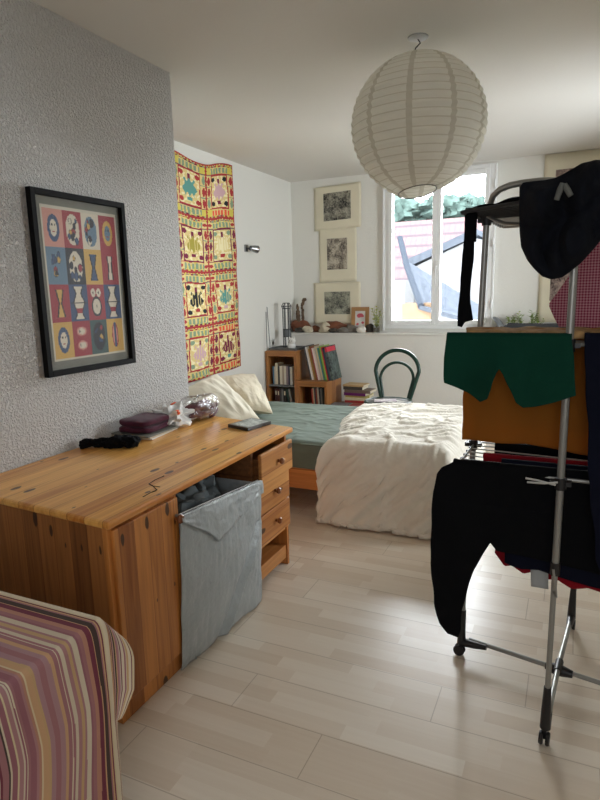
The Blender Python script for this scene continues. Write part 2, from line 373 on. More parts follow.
def window(x0, x1, n):
    y0 = YB-.03
    root = MB()
    # outer frame with its moulded lip
    t = .045
    for (a, c, e, g) in ((x0, x0+t, WZ0, WZ1), (x1-t, x1, WZ0, WZ1), (x0+t, x1-t, WZ0, WZ0+t), (x0+t, x1-t, WZ1-t, WZ1)):
        root.box(a, c, y0, YB+.06, e, g)
    for (a, c, e, g) in ((x0-.02, x0, WZ0-.02, WZ1-.001), (x1, x1+.02, WZ0-.02, WZ1-.001)):
        root.box(a, c, y0-.006, YB, e, g)
    o = struct(root, 'window_%d' % n, M['pvc'], bevel=.004)
    xm = (x0+x1)/2
    for i, (a, c) in enumerate(((x0+t, xm), (xm, x1-t))):
        s = MB(); w = .045; zb, zt = WZ0+t, WZ1-t
        s.box(a, a+w, y0-.012, YB+.04, zb, zt); s.box(c-w, c, y0-.012, YB+.04, zb, zt)
        s.box(a+w, c-w, y0-.012, YB+.04, zb, zb+w); s.box(a+w, c-w, y0-.012, YB+.04, zt-w, zt)
        so = s.build('sash', M['pvc'], o, smooth=False, bevel=.005)
        g = MB(); g.box(a+w, c-w, YB+.012, YB+.016, zb+w, zt-w)
        gm = g.build('pane', M['pane'], so, smooth=False)
        if i == 1:
            h = MB(); h.box(a-.012, a+.022, y0-.02, y0-.012, 1.62, 1.76); h.tube([(a+.005, y0-.015, 1.70), (a+.005, y0-.05, 1.70), (a+.005, y0-.052, 1.60)], .008)
            h.build('handle', M['white'], so)
    for xx in (x0-.004, x1+.004):
        for zz in (1.25, 1.87, 2.45):
            h = MB(); h.tube([(xx, y0-.014, zz), (xx, y0-.014, zz+.08)], .008); h.build('hinge', M['pvc'], o)
m, nt, bb = new_mat('window_glass')
tr = N(nt, 'ShaderNodeBsdfTransparent'); gl = N(nt, 'ShaderNodeBsdfGlossy', inp={'Roughness': .02}); fr = N(nt, 'ShaderNodeFresnel', inp={'IOR': 1.45}); mx = N(nt, 'ShaderNodeMixShader')
nt.links.new(fr.outputs[0], mx.inputs[0]); nt.links.new(tr.outputs[0], mx.inputs[1]); nt.links.new(gl.outputs[0], mx.inputs[2]); nt.links.new(mx.outputs[0], nt.nodes['Material Output'].inputs['Surface'])
M['pane'] = m
window(WX0, WX1, 1)
b = MB()
for q in ((RY0, RY0+.05, RZ0, RZ1), (RY1-.05, RY1, RZ0, RZ1), (RY0+.05, RY1-.05, RZ0, RZ0+.05), (RY0+.05, RY1-.05, RZ1-.05, RZ1)): b.box(XR+.02, XR+.09, *q)
o = struct(b, 'window_2', M['pvc'], bevel=.004); b = MB(); b.box(XR+.05, XR+.054, RY0+.05, RY1-.05, RZ0+.05, RZ1-.05); b.build('pane', M['pane'], o, smooth=False)

# ------------------------------------------------------------------ what the window looks out on
M['tiles'] = mat('clay_roof_tiles', (122, 84, 72), .8, var=.35, vscale=30)
def tile_mat():
    m, nt, b = new_mat('pantile_roof'); L = nt.links
    tc = N(nt, 'ShaderNodeTexCoord')
    br = N(nt, 'ShaderNodeTexBrick', inp={'Scale': 3.0, 'Mortar Size': .03}); br.inputs['Color1'].default_value = srgb(67, 52, 51); br.inputs['Color2'].default_value = srgb(59, 49, 50); br.inputs['Mortar'].default_value = srgb(47, 41, 44)
    mp = N(nt, 'ShaderNodeMapping'); mp.inputs['Rotation'].default_value = (math.radians(55), 0, 0)
    L.new(tc.outputs['Object'], mp.inputs[0]); L.new(mp.outputs[0], br.inputs['Vector']); L.new(br.outputs['Color'], b.inputs['Base Color']); b.inputs['Roughness'].default_value = .95; b.inputs['Specular IOR Level'].default_value = 0
    return m
M['tiles'] = tile_mat()
M['render_wall'] = mat('pale_house_render', (70, 70, 71), .9, var=.05, spec=0)
M['slateroof'] = mat('grey_slate', (42, 45, 50), .8, var=.2, vscale=12, spec=0)
M['gutter'] = mat('zinc_gutter', (30, 33, 38), .6, spec=0)
M['planks'] = mat('orange_planks', (72, 58, 46), .8, var=.15, vscale=6, spec=0)
M['tree'] = mat('tree_foliage', (43, 53, 50), .9, var=.4, vscale=6, spec=0)
# red roofed house behind
h = thing('house', (-5, 16, -3), 'house beyond the window with a broad clay tile roof', 'house')
b = MB(); b.box(-9, -1.5, 16.6, 21, -3, 1.0); part(b, 'wall', M['render_wall'], h, smooth=False)
def slab(pts, th):
    n = (Vector(pts[1])-Vector(pts[0])).cross(Vector(pts[3])-Vector(pts[0])).normalized()*th
    q = MB(); v = [Vector(p) for p in pts]+[Vector(p)-n for p in pts]
    q.add(v, [(0, 1, 2, 3), (7, 6, 5, 4), (0, 4, 5, 1), (1, 5, 6, 2), (2, 6, 7, 3), (3, 7, 4, 0)]); return q
part(slab([(-9.5, 16, .7), (-1, 16, .7), (-1, 18.8, 3.55), (-9.5, 18.8, 3.55)], .12), 'roof', M['tiles'], h, smooth=False)
# white neighbour with slate roof and gutter
A0 = at(402, 243, 1, 12); A1 = at(421, 302, 1, 10.2); A2 = at(466, 322, 1, 10.2); A3 = at(462, 262, 1, 13.5); A4 = at(412, 268, 1, 13.5)
h = thing('outbuilding', (-3, 11, -3), 'low building outside the window with slate roof edged by a dark gutter', 'house')
part(slab([tuple(A1+Vector((-.05, 0, -.05))), tuple(at(480, 322, 1, 9.8)), tuple(at(480, 305, 1, 12)), tuple(at(409, 262, 1, 12))], .08), 'roof', M['slateroof'], h, smooth=False)
b = MB(); b.tube([at(400, 238, 1, 12.2), at(408, 270, 1, 11.3), at(421, 306, 1, 10.2)], .06, 8); part(b, 'gutter', M['gutter'], h)
b = MB(); b.box(A1.x-.35, A1.x+.25, 10.25, 10.6, -2.5, A1.z-.02); part(b, 'plank_wall', M['planks'], h, smooth=False)
b = MB(); b.box(-6.4, -3.3, 12.6, 13.4, -3, at(405, 280, 1, 12.6).z); part(b, 'wall', M['render_wall'], h, smooth=False)
h = thing('gable_house', (-2, 13.5, -3), 'house with a pale gable wall and blue grey verge outside the window', 'house')
g0, g1, g2 = at(412, 268, 1, 13.6), at(474, 238, 1, 13.6), at(474, 330, 1, 13.6)
b = MB(); pts = [(g0.x, g0.z), (g1.x, g1.z), (g1.x+1.2, g1.z-.3), (g1.x+1.2, -2), (g0.x, -2)]
n = len(pts); b.add([(x, 13.6, z) for x, z in pts]+[(x, 15.2, z) for x, z in pts], [tuple(range(n)), tuple(range(n, 2*n))[::-1]]+[(i, n+i, n+(i+1) % n, (i+1) % n) for i in range(n)])
part(b, 'gable_wall', M['render_wall'], h, smooth=False)
b = slab([(g0.x-.15, 13.5, g0.z), (g1.x+.1, 13.5, g1.z+.05), (g1.x+.1, 15.3, g1.z+.05), (g0.x-.15, 15.3, g0.z)], -.16); part(b, 'roof', M['slateroof'], h, smooth=False)
for i, (x, r, z) in enumerate(((-7.2, 1.0, 4.1), (-6.0, 1.15, 4.0), (-4.6, .95, 4.1), (-3.5, .9, 4.1))):
    t = thing('tree', (x, 21.5, 0), ['pale tree crown at the far end of the roofs outside', 'tree crown above the red roof beside the window mullion', 'round tree crown over the roof ridge in the second pane', 'small tree crown over the roof ridge behind the hanging legging'][i], 'tree', 'trees behind the roofs')
    b = MB(); b.tube([(x, 21.5, -3), (x, 21.5, z)], .15, 8); part(b, 'trunk', M['drift'], t)
    b = MB()
    for k in range(9):
        b.blob((x+random.uniform(-.6, .6)*r, 21.5+random.uniform(-.5, .5), z+random.uniform(-.35, .25)*r), .5*r, .5*r, .35*r, i*9+k, .5, 14, 9, fr=2.5)
    part(b, 'crown', M['tree'], t)
b = MB(); b.box(-30, 30, 7.2, 60, -3.4, -3); o = struct(b, 'ground', mat('ground_outside', (90, 92, 84), .9))

# ------------------------------------------------------------------ desk
D = thing('desk', (-1.75, 2.1, 0), 'long knotty pine desk with drawers against the textured wall', 'desk')
b = MB()
fr_ = at(293, 427, 2, .75); top = [(-2.165, 1.44), (-1.334, 1.376), (fr_.x, fr_.y), (-2.165, fr_.y+.17)]
b.prism(top, .722, .75); part(b, 'desk_top', M['pine_top'], D, smooth=False, bevel=.008)
b = MB(); b.prism([(-1.372, 1.385), (-1.372, 1.405), (-2.15, 1.475), (-2.15, 1.455)], 0, .722); part(b, 'end_panel', M['pine_vx'], D, smooth=False, bevel=.002)
b = MB(); b.box(-1.372, -1.352, 1.385, 1.41, 0, .722); b.box(-1.372, -1.352, 1.745, 1.762, 0, .722); b.box(-1.372, -1.352, 1.41, 1.745, 0, .075); b.box(-1.372, -1.352, 1.41, 1.745, .705, .722)
part(b, 'cabinet_frame', M['pine_v'], D, smooth=False, bevel=.002)
dr = boxpart('door', M['pine_v'], D, (-1.356, -1.337, 1.402, 1.752, .078, .712), bevel=.004)
def knob(x, y, z, root, r=.014):
    k = MB(); k.lathe([(0, 0), (r*.6, 0), (r*.5, .01), (r*1.05, .016), (r*1.15, .024), (r*.8, .031), (0, .033)], (x, y, z), 18, mtx=Matrix.Rotation(PI/2, 3, 'Y')); part(k, 'knob', M['knob'], root)
knob(-1.337, 1.735, .632, dr, .016)
boxpart('divider_panel', M['pine_in'], D, (-2.15, -1.372, 1.742, 1.762, 0, .722))
boxpart('divider_panel', M['pine_in'], D, (-2.15, -1.362, 2.366, 2.386, 0, .722))
boxpart('side_panel', M['pine_v'], D, (-2.15, -1.352, 2.708, 2.73, 0, .722))
boxpart('back_panel', M['pine_in'], D, (-2.155, -2.145, 1.48, 2.708, .05, .722))
boxpart('shelf_board', M['pine_h'], D, (-2.14, -1.36, 2.388, 2.706, .205, .225))
boxpart('bottom_board', M['pine_h'], D, (-2.14, -1.36, 2.388, 2.706, .04, .115))
for i, (z0, z1, px) in enumerate(((.553, .708, -1.315), (.392, .548, -1.338), (.232, .387, -1.338))):
    d = boxpart('drawer', M['pine_h'], D, (px-.02, px, 2.383, 2.728, z0, z1), bevel=.005)
    bx = MB(); bx.box(-2.05, px-.02, 2.398, 2.700, z0+.02, z1-.03); part(bx, 'drawer_box', M['pine_in'], d, smooth=False)
    knob(px, 2.56, (z0+z1)/2+.005, d)
# crack on the desk top: a thin inlaid line
b = MB(); c = [at(x, y, 2, .7503) for x, y in ((143, 497), (150, 493), (157, 490), (153, 486), (149, 484), (155, 480), (164, 476))]
b.tube(c, .0022, 5)
for q in ((150, 493, 156, 491), (153, 486, 160, 487)): b.tube([at(q[0], q[1], 2, .7503), at(q[2], q[3], 2, .7503)], .0018, 5)
part(b, 'surface_crack', M['dark'], D)

# ------------------------------------------------------------------ hamper in the knee hole
H = thing('laundry_hamper', (-1.6, 2.1, 0), 'silver grey fabric laundry hamper standing in the desk knee hole', 'hamper')
tl, tr_, bl, br_ = Vector((-1.372, 1.830, .607)), Vector((-1.365, 2.408, .565)), Vector((-1.322, 1.70, .006)), Vector((-1.285, 2.30, .006))
tl = at(179.5, 516, 0, -1.318); tr_ = at(260.5, 480, 0, -1.318); bl = at(183, 671, 2, .006); br_ = at(262, 602, 2, .006)
def front(u, v, off=0):
    p = tl.lerp(tr_, u).lerp(bl.lerp(br_, u), v)
    p.x += off+.018*math.sin(PI*u)*math.sin(PI*min(v*1.1, 1))+.008*nz3(u*5+v*2, v*6, 3)+.006*nz3(u*34, v*5, 1)
    d = (u-(.98-.75*(v-.35)))  # long diagonal crease
    if v > .3: p.x += .016*math.exp(-(d/.03)**2)*min(1, (v-.3)*4)-.01*math.exp(-((d+.07)/.04)**2)
    if v > .93: p.x -= .008*((v-.93)/.07)**2
    return p
b = MB(); b.grid(60, 60, front); part(b, 'front_cover', M['silver'], H, solid=.003)
b = MB()
def cuff(u, v):
    L = pl([(0, .06), (.25, .28), (.36, .44), (.48, .38), (.75, .26), (1, .16)], u)
    q = front(u, v*L*.62, .009+.006*v+.004*nz3(u*9, v*5, 8)); return q
b.grid(50, 14, cuff); part(b, 'folded_cuff', M['silver'], H, solid=.003)
b = MB()
b.grid(6, 20, lambda u, v: Vector((lerp(tl.x-.005, -1.9, u), lerp(tl.y+.03, 1.79, v)+0*u, lerp(tl.z-.006, .006, v)))); 
b.grid(6, 20, lambda u, v: Vector((lerp(tr_.x-.005, -1.9, u), lerp(tr_.y-.022, 2.28, v), lerp(tr_.z-.006, .006, v))))
b.grid(20, 10, lambda u, v: Vector((-1.9, lerp(1.80, 2.34, u), lerp(.60, .006, v)))); part(b, 'side_fabric', M['silver'], H, solid=.003)
b = MB(); b.tube([tl+Vector((-.01, .01, 0)), tr_+Vector((-.01, -.01, 0))], .004); b.tube([tl, Vector((-1.9, 1.80, .61))], .006); part(b, 'rim', M['tube'], H)
for (x, y, z, rx, ry, rz, sd) in ((-1.45, 1.95, .565, .10, .15, .075, 1), (-1.58, 2.16, .555, .12, .13, .11, 2), (-1.75, 1.98, .54, .1, .17, .08, 3)):
    o = MB(); o.blob((x, y, z), rx, ry, rz, sd, .5, 36, 24, fr=2.2)
    for v in o.v:
        v.z += .012*nz3(v.x*30, v.y*14, sd)
    o = o.build('folded_laundry', M['greyfab']); tag(o, ['dull grey crumpled cloth at the front of the open hamper', 'grey bunched cloth peaking beside the drawers inside the hamper', 'grey cloth pushed to the back of the hamper under the desk top'][sd-1], 'laundry', 'clothes in the hamper')

# ------------------------------------------------------------------ things on the desk
def soft(name, m, label, cat, pts, seed=0, sub=2, group=None):
    """a chain of overlapping soft lumps, skinned into one surface"""
    me = bpy.data.meshes.new(name); me.from_pydata([p[:3] for p in pts], [(i, i+1) for i in range(len(pts)-1)], [])
    o = bpy.data.objects.new(name, me); COL.objects.link(o); me.materials.append(m)
    o.modifiers.new('skin', 'SKIN')
    for v, p in zip(me.skin_vertices[0].data, pts): v.radius = (p[3], p[4] if len(p) > 4 else p[3])
    me.skin_vertices[0].data[0].use_root = True
    s = o.modifiers.new('sub', 'SUBSURF'); s.levels = sub+1; s.render_levels = sub+1
    t = bpy.data.textures.new(name, 'CLOUDS'); t.noise_scale = .03
    d = o.modifiers.new('rumple', 'DISPLACE'); d.texture = t; d.strength = .035; d.texture_coords = 'GLOBAL'
    return tag(o, label, cat, group)
P1, P2 = at(74, 445, 2, .765), at(100, 444, 2, .765)
soft('black_garment', M['blackcloth'], 'crumpled black tights lying on the desk by the textured wall', 'clothes',
     [(P1.x+.03, P1.y, .772, .026), (P2.x, P2.y, .768, .022), (at(112, 444, 2, .77).x, at(112, 444, 2, .77).y, .778, .032), (at(126, 443, 2, .77).x, at(126, 443, 2, .77).y, .784, .05, .034), (at(139, 444, 2, .77).x, at(139, 444, 2, .77).y, .776, .045, .026)])
cx, cy = -2.035, 2.43
def fold_slab(z0, z1, rx, ry, seed, rot):
    mb = MB(); R = Matrix.Rotation(rot, 3, 'Z')
    def fn(u, v):
        a = 2*PI*u; ph = -PI/2+PI*v
        ex = lambda c, p: math.copysign(abs(c)**p, c)
        p = Vector((rx*ex(math.cos(a), .4)*ex(math.cos(ph), .35), ry*ex(math.sin(a), .4)*ex(math.cos(ph), .35), 0))
        p = R @ p; z = (z0+z1)/2+(z1-z0)/2*ex(math.sin(ph), .5)
        z += .006*nz3(p.x*18+seed, p.y*18)
        return Vector((cx+p.x, cy+p.y, z))
    mb.grid(48, 14, fn); return mb
zz = .752
for i, (t, c, n, lb) in enumerate(((.006, 'white', 'notebook', 'thin white notebook at the bottom of the pile on the desk'), (.008, 'stone_c', 'notebook', 'cream notebook second from the bottom in the desk pile'), (.007, 'mount_grey', 'notebook', 'grey notebook in the desk pile directly under the velvet cloths'))):
    b = MB(); b.box(-.12, .12, -.13, .13, 0, t, mtx=Matrix.Translation((cx+.005*i, cy-.004*i, zz)) @ Matrix.Rotation(.12-.06*i, 4, 'Z'))
    tag(b.build(n, M[c], smooth=False, bevel=.001), lb, 'notebook'); zz += t+.0005
for i, (h_, s_) in enumerate(((.036, .125), (.034, .118))):
    o = fold_slab(zz, zz+h_, s_*.8, s_, i, .12-.1*i).build('folded_cloth', M['burgundy']); tag(o, ['burgundy velvet folded cloth lying on the notebooks', 'burgundy velvet folded cloth at the very top of the desk pile'][i], 'cloth'); zz += h_-.003
# white plastic bag and clear bag
o = MB(); o.blob((-1.995, 2.62, .80), .08, .11, .064, 5, .5, 48, 30, fr=2.5)
for v in o.v: v += Vector((.008*nz3(v.x*40, v.y*40, v.z*30), .008*nz3(v.y*40, v.z*40, 3), .012*nz3(v.x*25, v.y*25, 7)))
g = thing('plastic_bag', (-1.995, 2.62, .75), 'crumpled white plastic bag with orange print on the desk', 'bag'); part(o, 'bag_film', M['white'], g)
o = MB(); o.blob((-1.93, 2.57, .842), .014, .02, .014, 2, .4); part(o, 'printed_mark', M['orange'], g)
o = MB(); o.blob((-2.03, 2.68, .864), .014, .022, .008, 4, .4); part(o, 'printed_mark', M['orange'], g)
g = thing('clear_bag', (-1.98, 2.9, .75), 'clear glossy plastic bag holding wine red knitwear at the desk end', 'bag')
o = MB(); o.blob((-1.965, 2.84, .80), .065, .135, .047, 9, .35, 48, 30, fr=2)
for v in o.v: v += Vector((.006*nz3(v.x*40, v.y*40, v.z*30), 0, .01*nz3(v.x*30, v.y*30, 7)))
part(o, 'wrapped_knitwear', M['wine'], g)
o = MB()
def bagf(u, v):
    a = 2*PI*u; ph = -PI/2+PI*v; c = max(0, math.cos(ph))**.5
    p = Vector((-1.965+.085*math.cos(a)*c, 2.83+.165*math.sin(a)*c, .82+.066*math.sin(ph)))
    k = 9; p += Vector((.013*nz3(a*2, v*7, 1), .01*nz3(a*2, v*7, 2), .02*nz3(math.cos(a)*2.5, math.sin(a)*2.5, v*3))); p.z = max(p.z, .754); return p
o.grid(60, 26, bagf); part(o, 'bag_film', M['film'], g)
soft('dark_strap', M['blackcloth'], 'short black strap sticking up behind the velvet pile', 'strap', [(-2.11, 2.62, .765, .01), (-2.12, 2.63, .80, .008), (-2.13, 2.61, .835, .005)])
g = thing('disc_case', (-1.6, 2.76, .75), 'flat black disc case with pale cover lying near the desk corner', 'case')
c = [at(228, 427, 2, .752), at(248, 431, 2, .752), at(271, 424, 2, .752), at(252, 420.5, 2, .752)]
b = MB(); b.prism([(p.x, p.y) for p in c], .7505, .768); part(b, 'case_body', M['blackcase'], g, smooth=False, bevel=.001)
mid = sum((Vector((p.x, p.y)) for p in c), Vector((0, 0)))/4
b = MB(); b.prism([tuple(mid+(Vector((p.x, p.y))-mid)*.86) for p in c], .768, .7692); part(b, 'cover_sheet', engraving('case_cover', (214, 218, 212), (120, 128, 122), 25), g, smooth=False)

# ------------------------------------------------------------------ framed poster
PY0, PY1, PZ0, PZ1 = 1.925, 2.518, 1.115, 1.943
P = thing('framed_poster', (XN+.02, (PY0+PY1)/2, PZ0), 'black framed poster of sixteen colourful cartoon panels on textured wall', 'picture')
fx0, fx1, fw = XN+.006, XN+.036, .026
for i, dm in enumerate(((fx0, fx1, PY0, PY0+fw, PZ0, PZ1), (fx0, fx1, PY1-fw, PY1, PZ0, PZ1), (fx0, fx1, PY0+fw, PY1-fw, PZ0, PZ0+fw), (fx0, fx1, PY0+fw, PY1-fw, PZ1-fw, PZ1))):
    boxpart('frame', M['black'], P, dm, bevel=.002)
boxpart('mount_board', M['mount_grey'], P, (fx0+.002, fx0+.006, PY0+fw, PY1-fw, PZ0+fw, PZ1-fw), bevel=0)
RED, BLU, YEL, CRM, BLK, PNK, LBL, GRN = [srgb(*c) for c in ((150, 52, 62), (58, 78, 112), (196, 158, 84), (206, 196, 176), (40, 42, 50), (196, 140, 126), (96, 122, 142), (60, 84, 84))]
cellbg = [[PNK, RED, CRM, RED], [LBL, BLK, YEL, RED], [RED, BLU, RED, BLU], [YEL, RED, GRN, YEL]]
rnd = random.Random(3)
blobs = [[[(rnd.uniform(.25, .75), rnd.uniform(.2, .8), rnd.uniform(.06, .13), rnd.choice([RED, BLU, YEL, CRM, BLK])) for _ in range(9)] for _ in range(4)] for _ in range(4)]
def poster(u, v):
    if u < .02 or u > .98 or v < .02 or v > .985: return srgb(196, 190, 172)
    uu, vv = (u-.02)/.96*4, (v-.02)/.965*4; i, j = int(uu), int(vv); p, q = uu-i, vv-j
    bg = cellbg[j][i]; k = (i+j*4)
    if min(p, 1-p) < .05 or min(q, 1-q) < .035: return bg
    def edge(d, col, w=.035): return BLK if abs(d) < w else (col if d < 0 else None)
    x, y = p-.5, q-.5; r = None
    if k in (6, 8):        # hourglass dress
        w = .06+.3*abs(y)**.9 if abs(y) < .38 else 0
        r = edge(abs(x)-w, BLU if k == 6 else YEL) if w else None
    elif k in (7,):
        w = .09+.17*abs(y); r = edge(abs(x)-w, CRM) if abs(y) < .34 else None
    elif k in (0, 3, 12):  # face with long hair
        if (x/.17)**2+(y+.0)**2/.05 < 1:
            r = CRM if k != 3 else LBL
            if abs(abs(x)-.07) < .03 and abs(y+.08) < .03: r = BLK
            if abs(y-.1) < .02 and abs(x) < .06: r = RED
        elif (x/.3)**2+(y/.36)**2 < 1: r = BLU if k != 3 else YEL
    elif k in (9, 11):     # torso
        w = .22+.07*math.cos(y*12); r = edge(abs(x)-w, CRM)
        if abs(y) < .02: r = BLK
        if abs(y-.22) < .06 and abs(x) < w: r = RED
    elif k == 10:          # round belly
        r = edge(math.hypot(x, y-.12)-.26, CRM)
        for s in (-.16, .16):
            if math.hypot(x-s, y+.28) < .13: r = CRM if math.hypot(x-s, y+.28) > .04 else BLK
        if math.hypot(x, y-.12) < .04: r = BLK
    elif k == 13:          # two fish
        for s in (-.2, .2):
            e = (x/.28)**2+((y-s)/.13)**2
            if e < 1: r = CRM if e < .45 else PNK
            if math.hypot(x+.12, y-s) < .04: r = BLK
    elif k == 15:          # leaf shape
        e = (x/.2)**2+(y/.38)**2
        if e < 1: r = BLU if abs(x) < .05 else (PNK if e < .6 else RED)
    else:                  # loose blobs
        if (x/.36)**2+(y/.42)**2 < 1: r = [CRM, CRM, LBL, BLU, LBL][k % 5] if k != 14 else BLK
        for (a, c, rr, col) in blobs[j][i]:
            d = math.hypot(p-a, q-c)-rr
            if d < 0: r = BLK if d > -.02 else col
    return r if r is not None else bg
b = MB(); qy0, qy1, qz0, qz1 = PY0+.062, PY1-.052, PZ0+.065, PZ1-.062
b.grid(104, 150, lambda u, v: Vector((fx0+.0075, lerp(qy0, qy1, u), lerp(qz1, qz0, v))), colfn=poster)
part(b, 'poster_print', painted('poster_paper', .6, 0), P, smooth=False)
m, nt, bb = new_mat('picture_glass')
tr = N(nt, 'ShaderNodeBsdfTransparent'); gl = N(nt, 'ShaderNodeBsdfGlossy', inp={'Roughness': .06}); mx = N(nt, 'ShaderNodeMixShader', inp={0: .045})
nt.links.new(tr.outputs[0], mx.inputs[1]); nt.links.new(gl.outputs[0], mx.inputs[2]); nt.links.new(mx.outputs[0], nt.nodes['Material Output'].inputs['Surface'])
boxpart('glass', m, P, (fx0+.012, fx0+.014, PY0+fw, PY1-fw, PZ0+fw, PZ1-fw), bevel=0)

# ------------------------------------------------------------------ wall hanging
TB, TR, TZ, TM, TK, TG, TO, TW = [srgb(*c) for c in ((216, 194, 132), (166, 48, 50), (92, 150, 142), (116, 28, 62), (24, 30, 34), (128, 150, 122), (226, 88, 60), (232, 220, 176))]
TYG = srgb(206, 190, 84); TOL = srgb(164, 150, 60); TPK = srgb(202, 164, 170)
figc = [[TZ, TPK], [TOL, TW], [TK, TZ], [TPK, TM]]; bandc = [[TG, TG], [TG, TG], [TG, TG], [TG, TO]]
def tapes(u, v):
    u, v = min(.999, max(0, u+.012*nz3(u*5, v*14, 3))), min(.999, max(0, v+.005*nz3(u*7, v*12, 8)))
    cu = .56
    i = 0 if u < cu else 1; p = u/cu if i == 0 else (u-cu)/(1-cu)
    if i == 0: p = max(0, (p-.22)/.78)     # the strip nearest the near wall is plain border
    vv = v*4; j = min(3, int(vv)); q = vv-j
    tri = lambda t: abs((t % 1)*2-1)
    nse = nz3(u*30, v*90, 4)
    if q < .02+.022*tri(p*11) or q > .985: return TR
    if (q < .07 or q > .955) and tri(p*7+.5) > .55: return TYG if nse > 0 else TG
    if p < .022+.022*tri(q*16) or p > .982-.02*tri(q*16): return TR
    if q < .2 or q > .82:
        qq = (q-.055)/.145 if q < .2 else (q-.82)/.155
        if abs(qq) < .07 or abs(qq-1) < .09: return TR if (i+j) % 2 else TM
        if .2 < p < .82 and .2 < qq < .85 and (p*9) % 1 < .62: return bandc[j][i] if q < .2 or (i, j) != (1, 0) else TO
        if p < .2 or p > .82: return TYG if j == 0 else (TR if math.hypot(((p*1.0) % .2-.1)*6, (qq-.5)*2.2) < .45 else TB)
        return TB if nse < .2 else TYG
    y = (q-.2)/.62
    if .2 < p < .82:
        x = (p-.2)/.62
        if min(x, 1-x) < .05 or min(y, 1-y) < .035: return TR if (j != 1) else TM
        cx_, cy_ = x-.5, y-.5
        col = figc[j][i]
        # body with two sides and a small head: a plain appliqué figure
        if abs(cx_) < .27-.07*math.sin(y*20) and abs(cy_) < .2+.05*math.cos(cx_*30):
            return col if abs((x*8) % 1-.5) > .09 or j < 1 else TB
        if abs(cx_) < .05 and -.38 < cy_ < -.2: return TM
        if abs(cx_) < .1 and .27 < cy_ < .37: return (TZ, TM, TR, TPK)[(j+i) % 4]
        if math.hypot(abs(cx_)-.36, (abs(cy_)-.36)*1.6) < .11: return (TR, TM, TK, TG)[(j+2*i) % 4]
        return TW if nse > .1 else TB
    x = p/.2 if p < .2 else (p-.82)/.18
    s = (y*3) % 1
    if abs(x-.55) < .34*(1-abs(s-.55)*1.7) and .15 < s < .9: return (TR, TM, TR, TM)[j] if (int(y*3)+i) % 3 else (TR if j % 2 else TG)
    if s < .07: return TG
    return TB
def tp(u, v):
    y = lerp(4.05, 5.135, u)+.012*nz3(v*5, u, 1); tz = lerp(2.60, 2.645, u)+.03*math.sin(u*8+.5)*(1-v)+(.03 if u < .1 else 0)
    z = lerp(tz, lerp(.70, .745, u), v)
    return Vector((XL+.022+.012*nz3(u*3, v*6, 9)+.008*math.sin(u*14+v*3), y+.03*v*u, z))
b = MB(); b.grid(130, 300, tp, colfn=tapes)
o = b.build('wall_hanging', painted('applique_cloth', .9, .4), solid=.004); tag(o, 'red and yellow patchwork wall hanging above the bed pillows', 'wall hanging')

# ------------------------------------------------------------------ bed
B = thing('bed', (-2, 4.1, 0), 'low pine double bed frame under the green sheet', 'bed')
boxpart('side_rail', M['bedwood'], B, (-3.0, -.80, 3.45, 3.48, .165, .305), bevel=.004)
boxpart('side_rail', M['bedwood'], B, (-3.0, -.80, 4.77, 4.80, .165, .305), bevel=.004)
boxpart('foot_rail', M['bedwood'], B, (-.80, -.77, 3.45, 4.80, .165, .305), bevel=.004)
boxpart('head_rail', M['bedwood'], B, (-3.03, -3.0, 3.45, 4.80, .165, .305), bevel=.004)
for x in (-2.97, -.86):
    for y in (3.50, 4.72): boxpart('leg', M['bedwood'], B, (x, x+.06, y-.015, y+.045, 0, .20))
b = MB()
for k in range(16): b.box(-2.98+k*.135, -2.90+k*.135, 3.48, 4.77, .215, .235)
part(b, 'slats', M['bedwood'], B, smooth=False)
# mattress with its green fitted sheet
def sheet(u, v):
    # v runs over the mattress from the far hem to the near hem
    w = 1.30; hgt = .235; tot = w+2*hgt; d = v*tot; x = lerp(-2.99, -.82, u)
    r = .04
    if d < hgt: y, z = 4.765, .25+d
    elif d < hgt+w: y, z = 4.765-(d-hgt), .485
    else: y, z = 3.465, .485-(d-hgt-w)
    c = 0
    if hgt < d < hgt+w:
        e = min(d-hgt, hgt+w-d); z -= .02*max(0, 1-e/.05)**2
        amp = 1 if e > .1 else e/.1
        wx = x+.15*nz3(x*3, y*3, 9); z += amp*(.008*nz3(x*3+y*4, y*5, 2)+.05*max(0, .16-abs(nz3(wx*2.2+y*2.4, y*4-wx*2.5, 5)))+.04*max(0, .13-abs(nz3(wx*4-y*3, y*8+x*2, 8))))
    else:
        e = .006*nz3(x*9, z*22, 3)+.006*nz3(x*4+z*12, z*8, 6)+.008*max(0, nz3(x*3, z*40, 1))
        y += -e if y < 4 else e
        if y < 4 and z > .44: y += .25*(z-.44)**1
    return Vector((x, y, z))
MT = thing('mattress', (-1.9, 4.1, .235), 'mattress in a creased sage green fitted sheet', 'mattress')
b = MB(); b.grid(150, 150, sheet)
part(b, 'fitted_sheet', M['sheet'], MT, solid=.004)
boxpart('mattress_core', M['stone_c'], MT, (-2.985, -.83, 3.485, 4.745, .236, .458), bevel=.02)

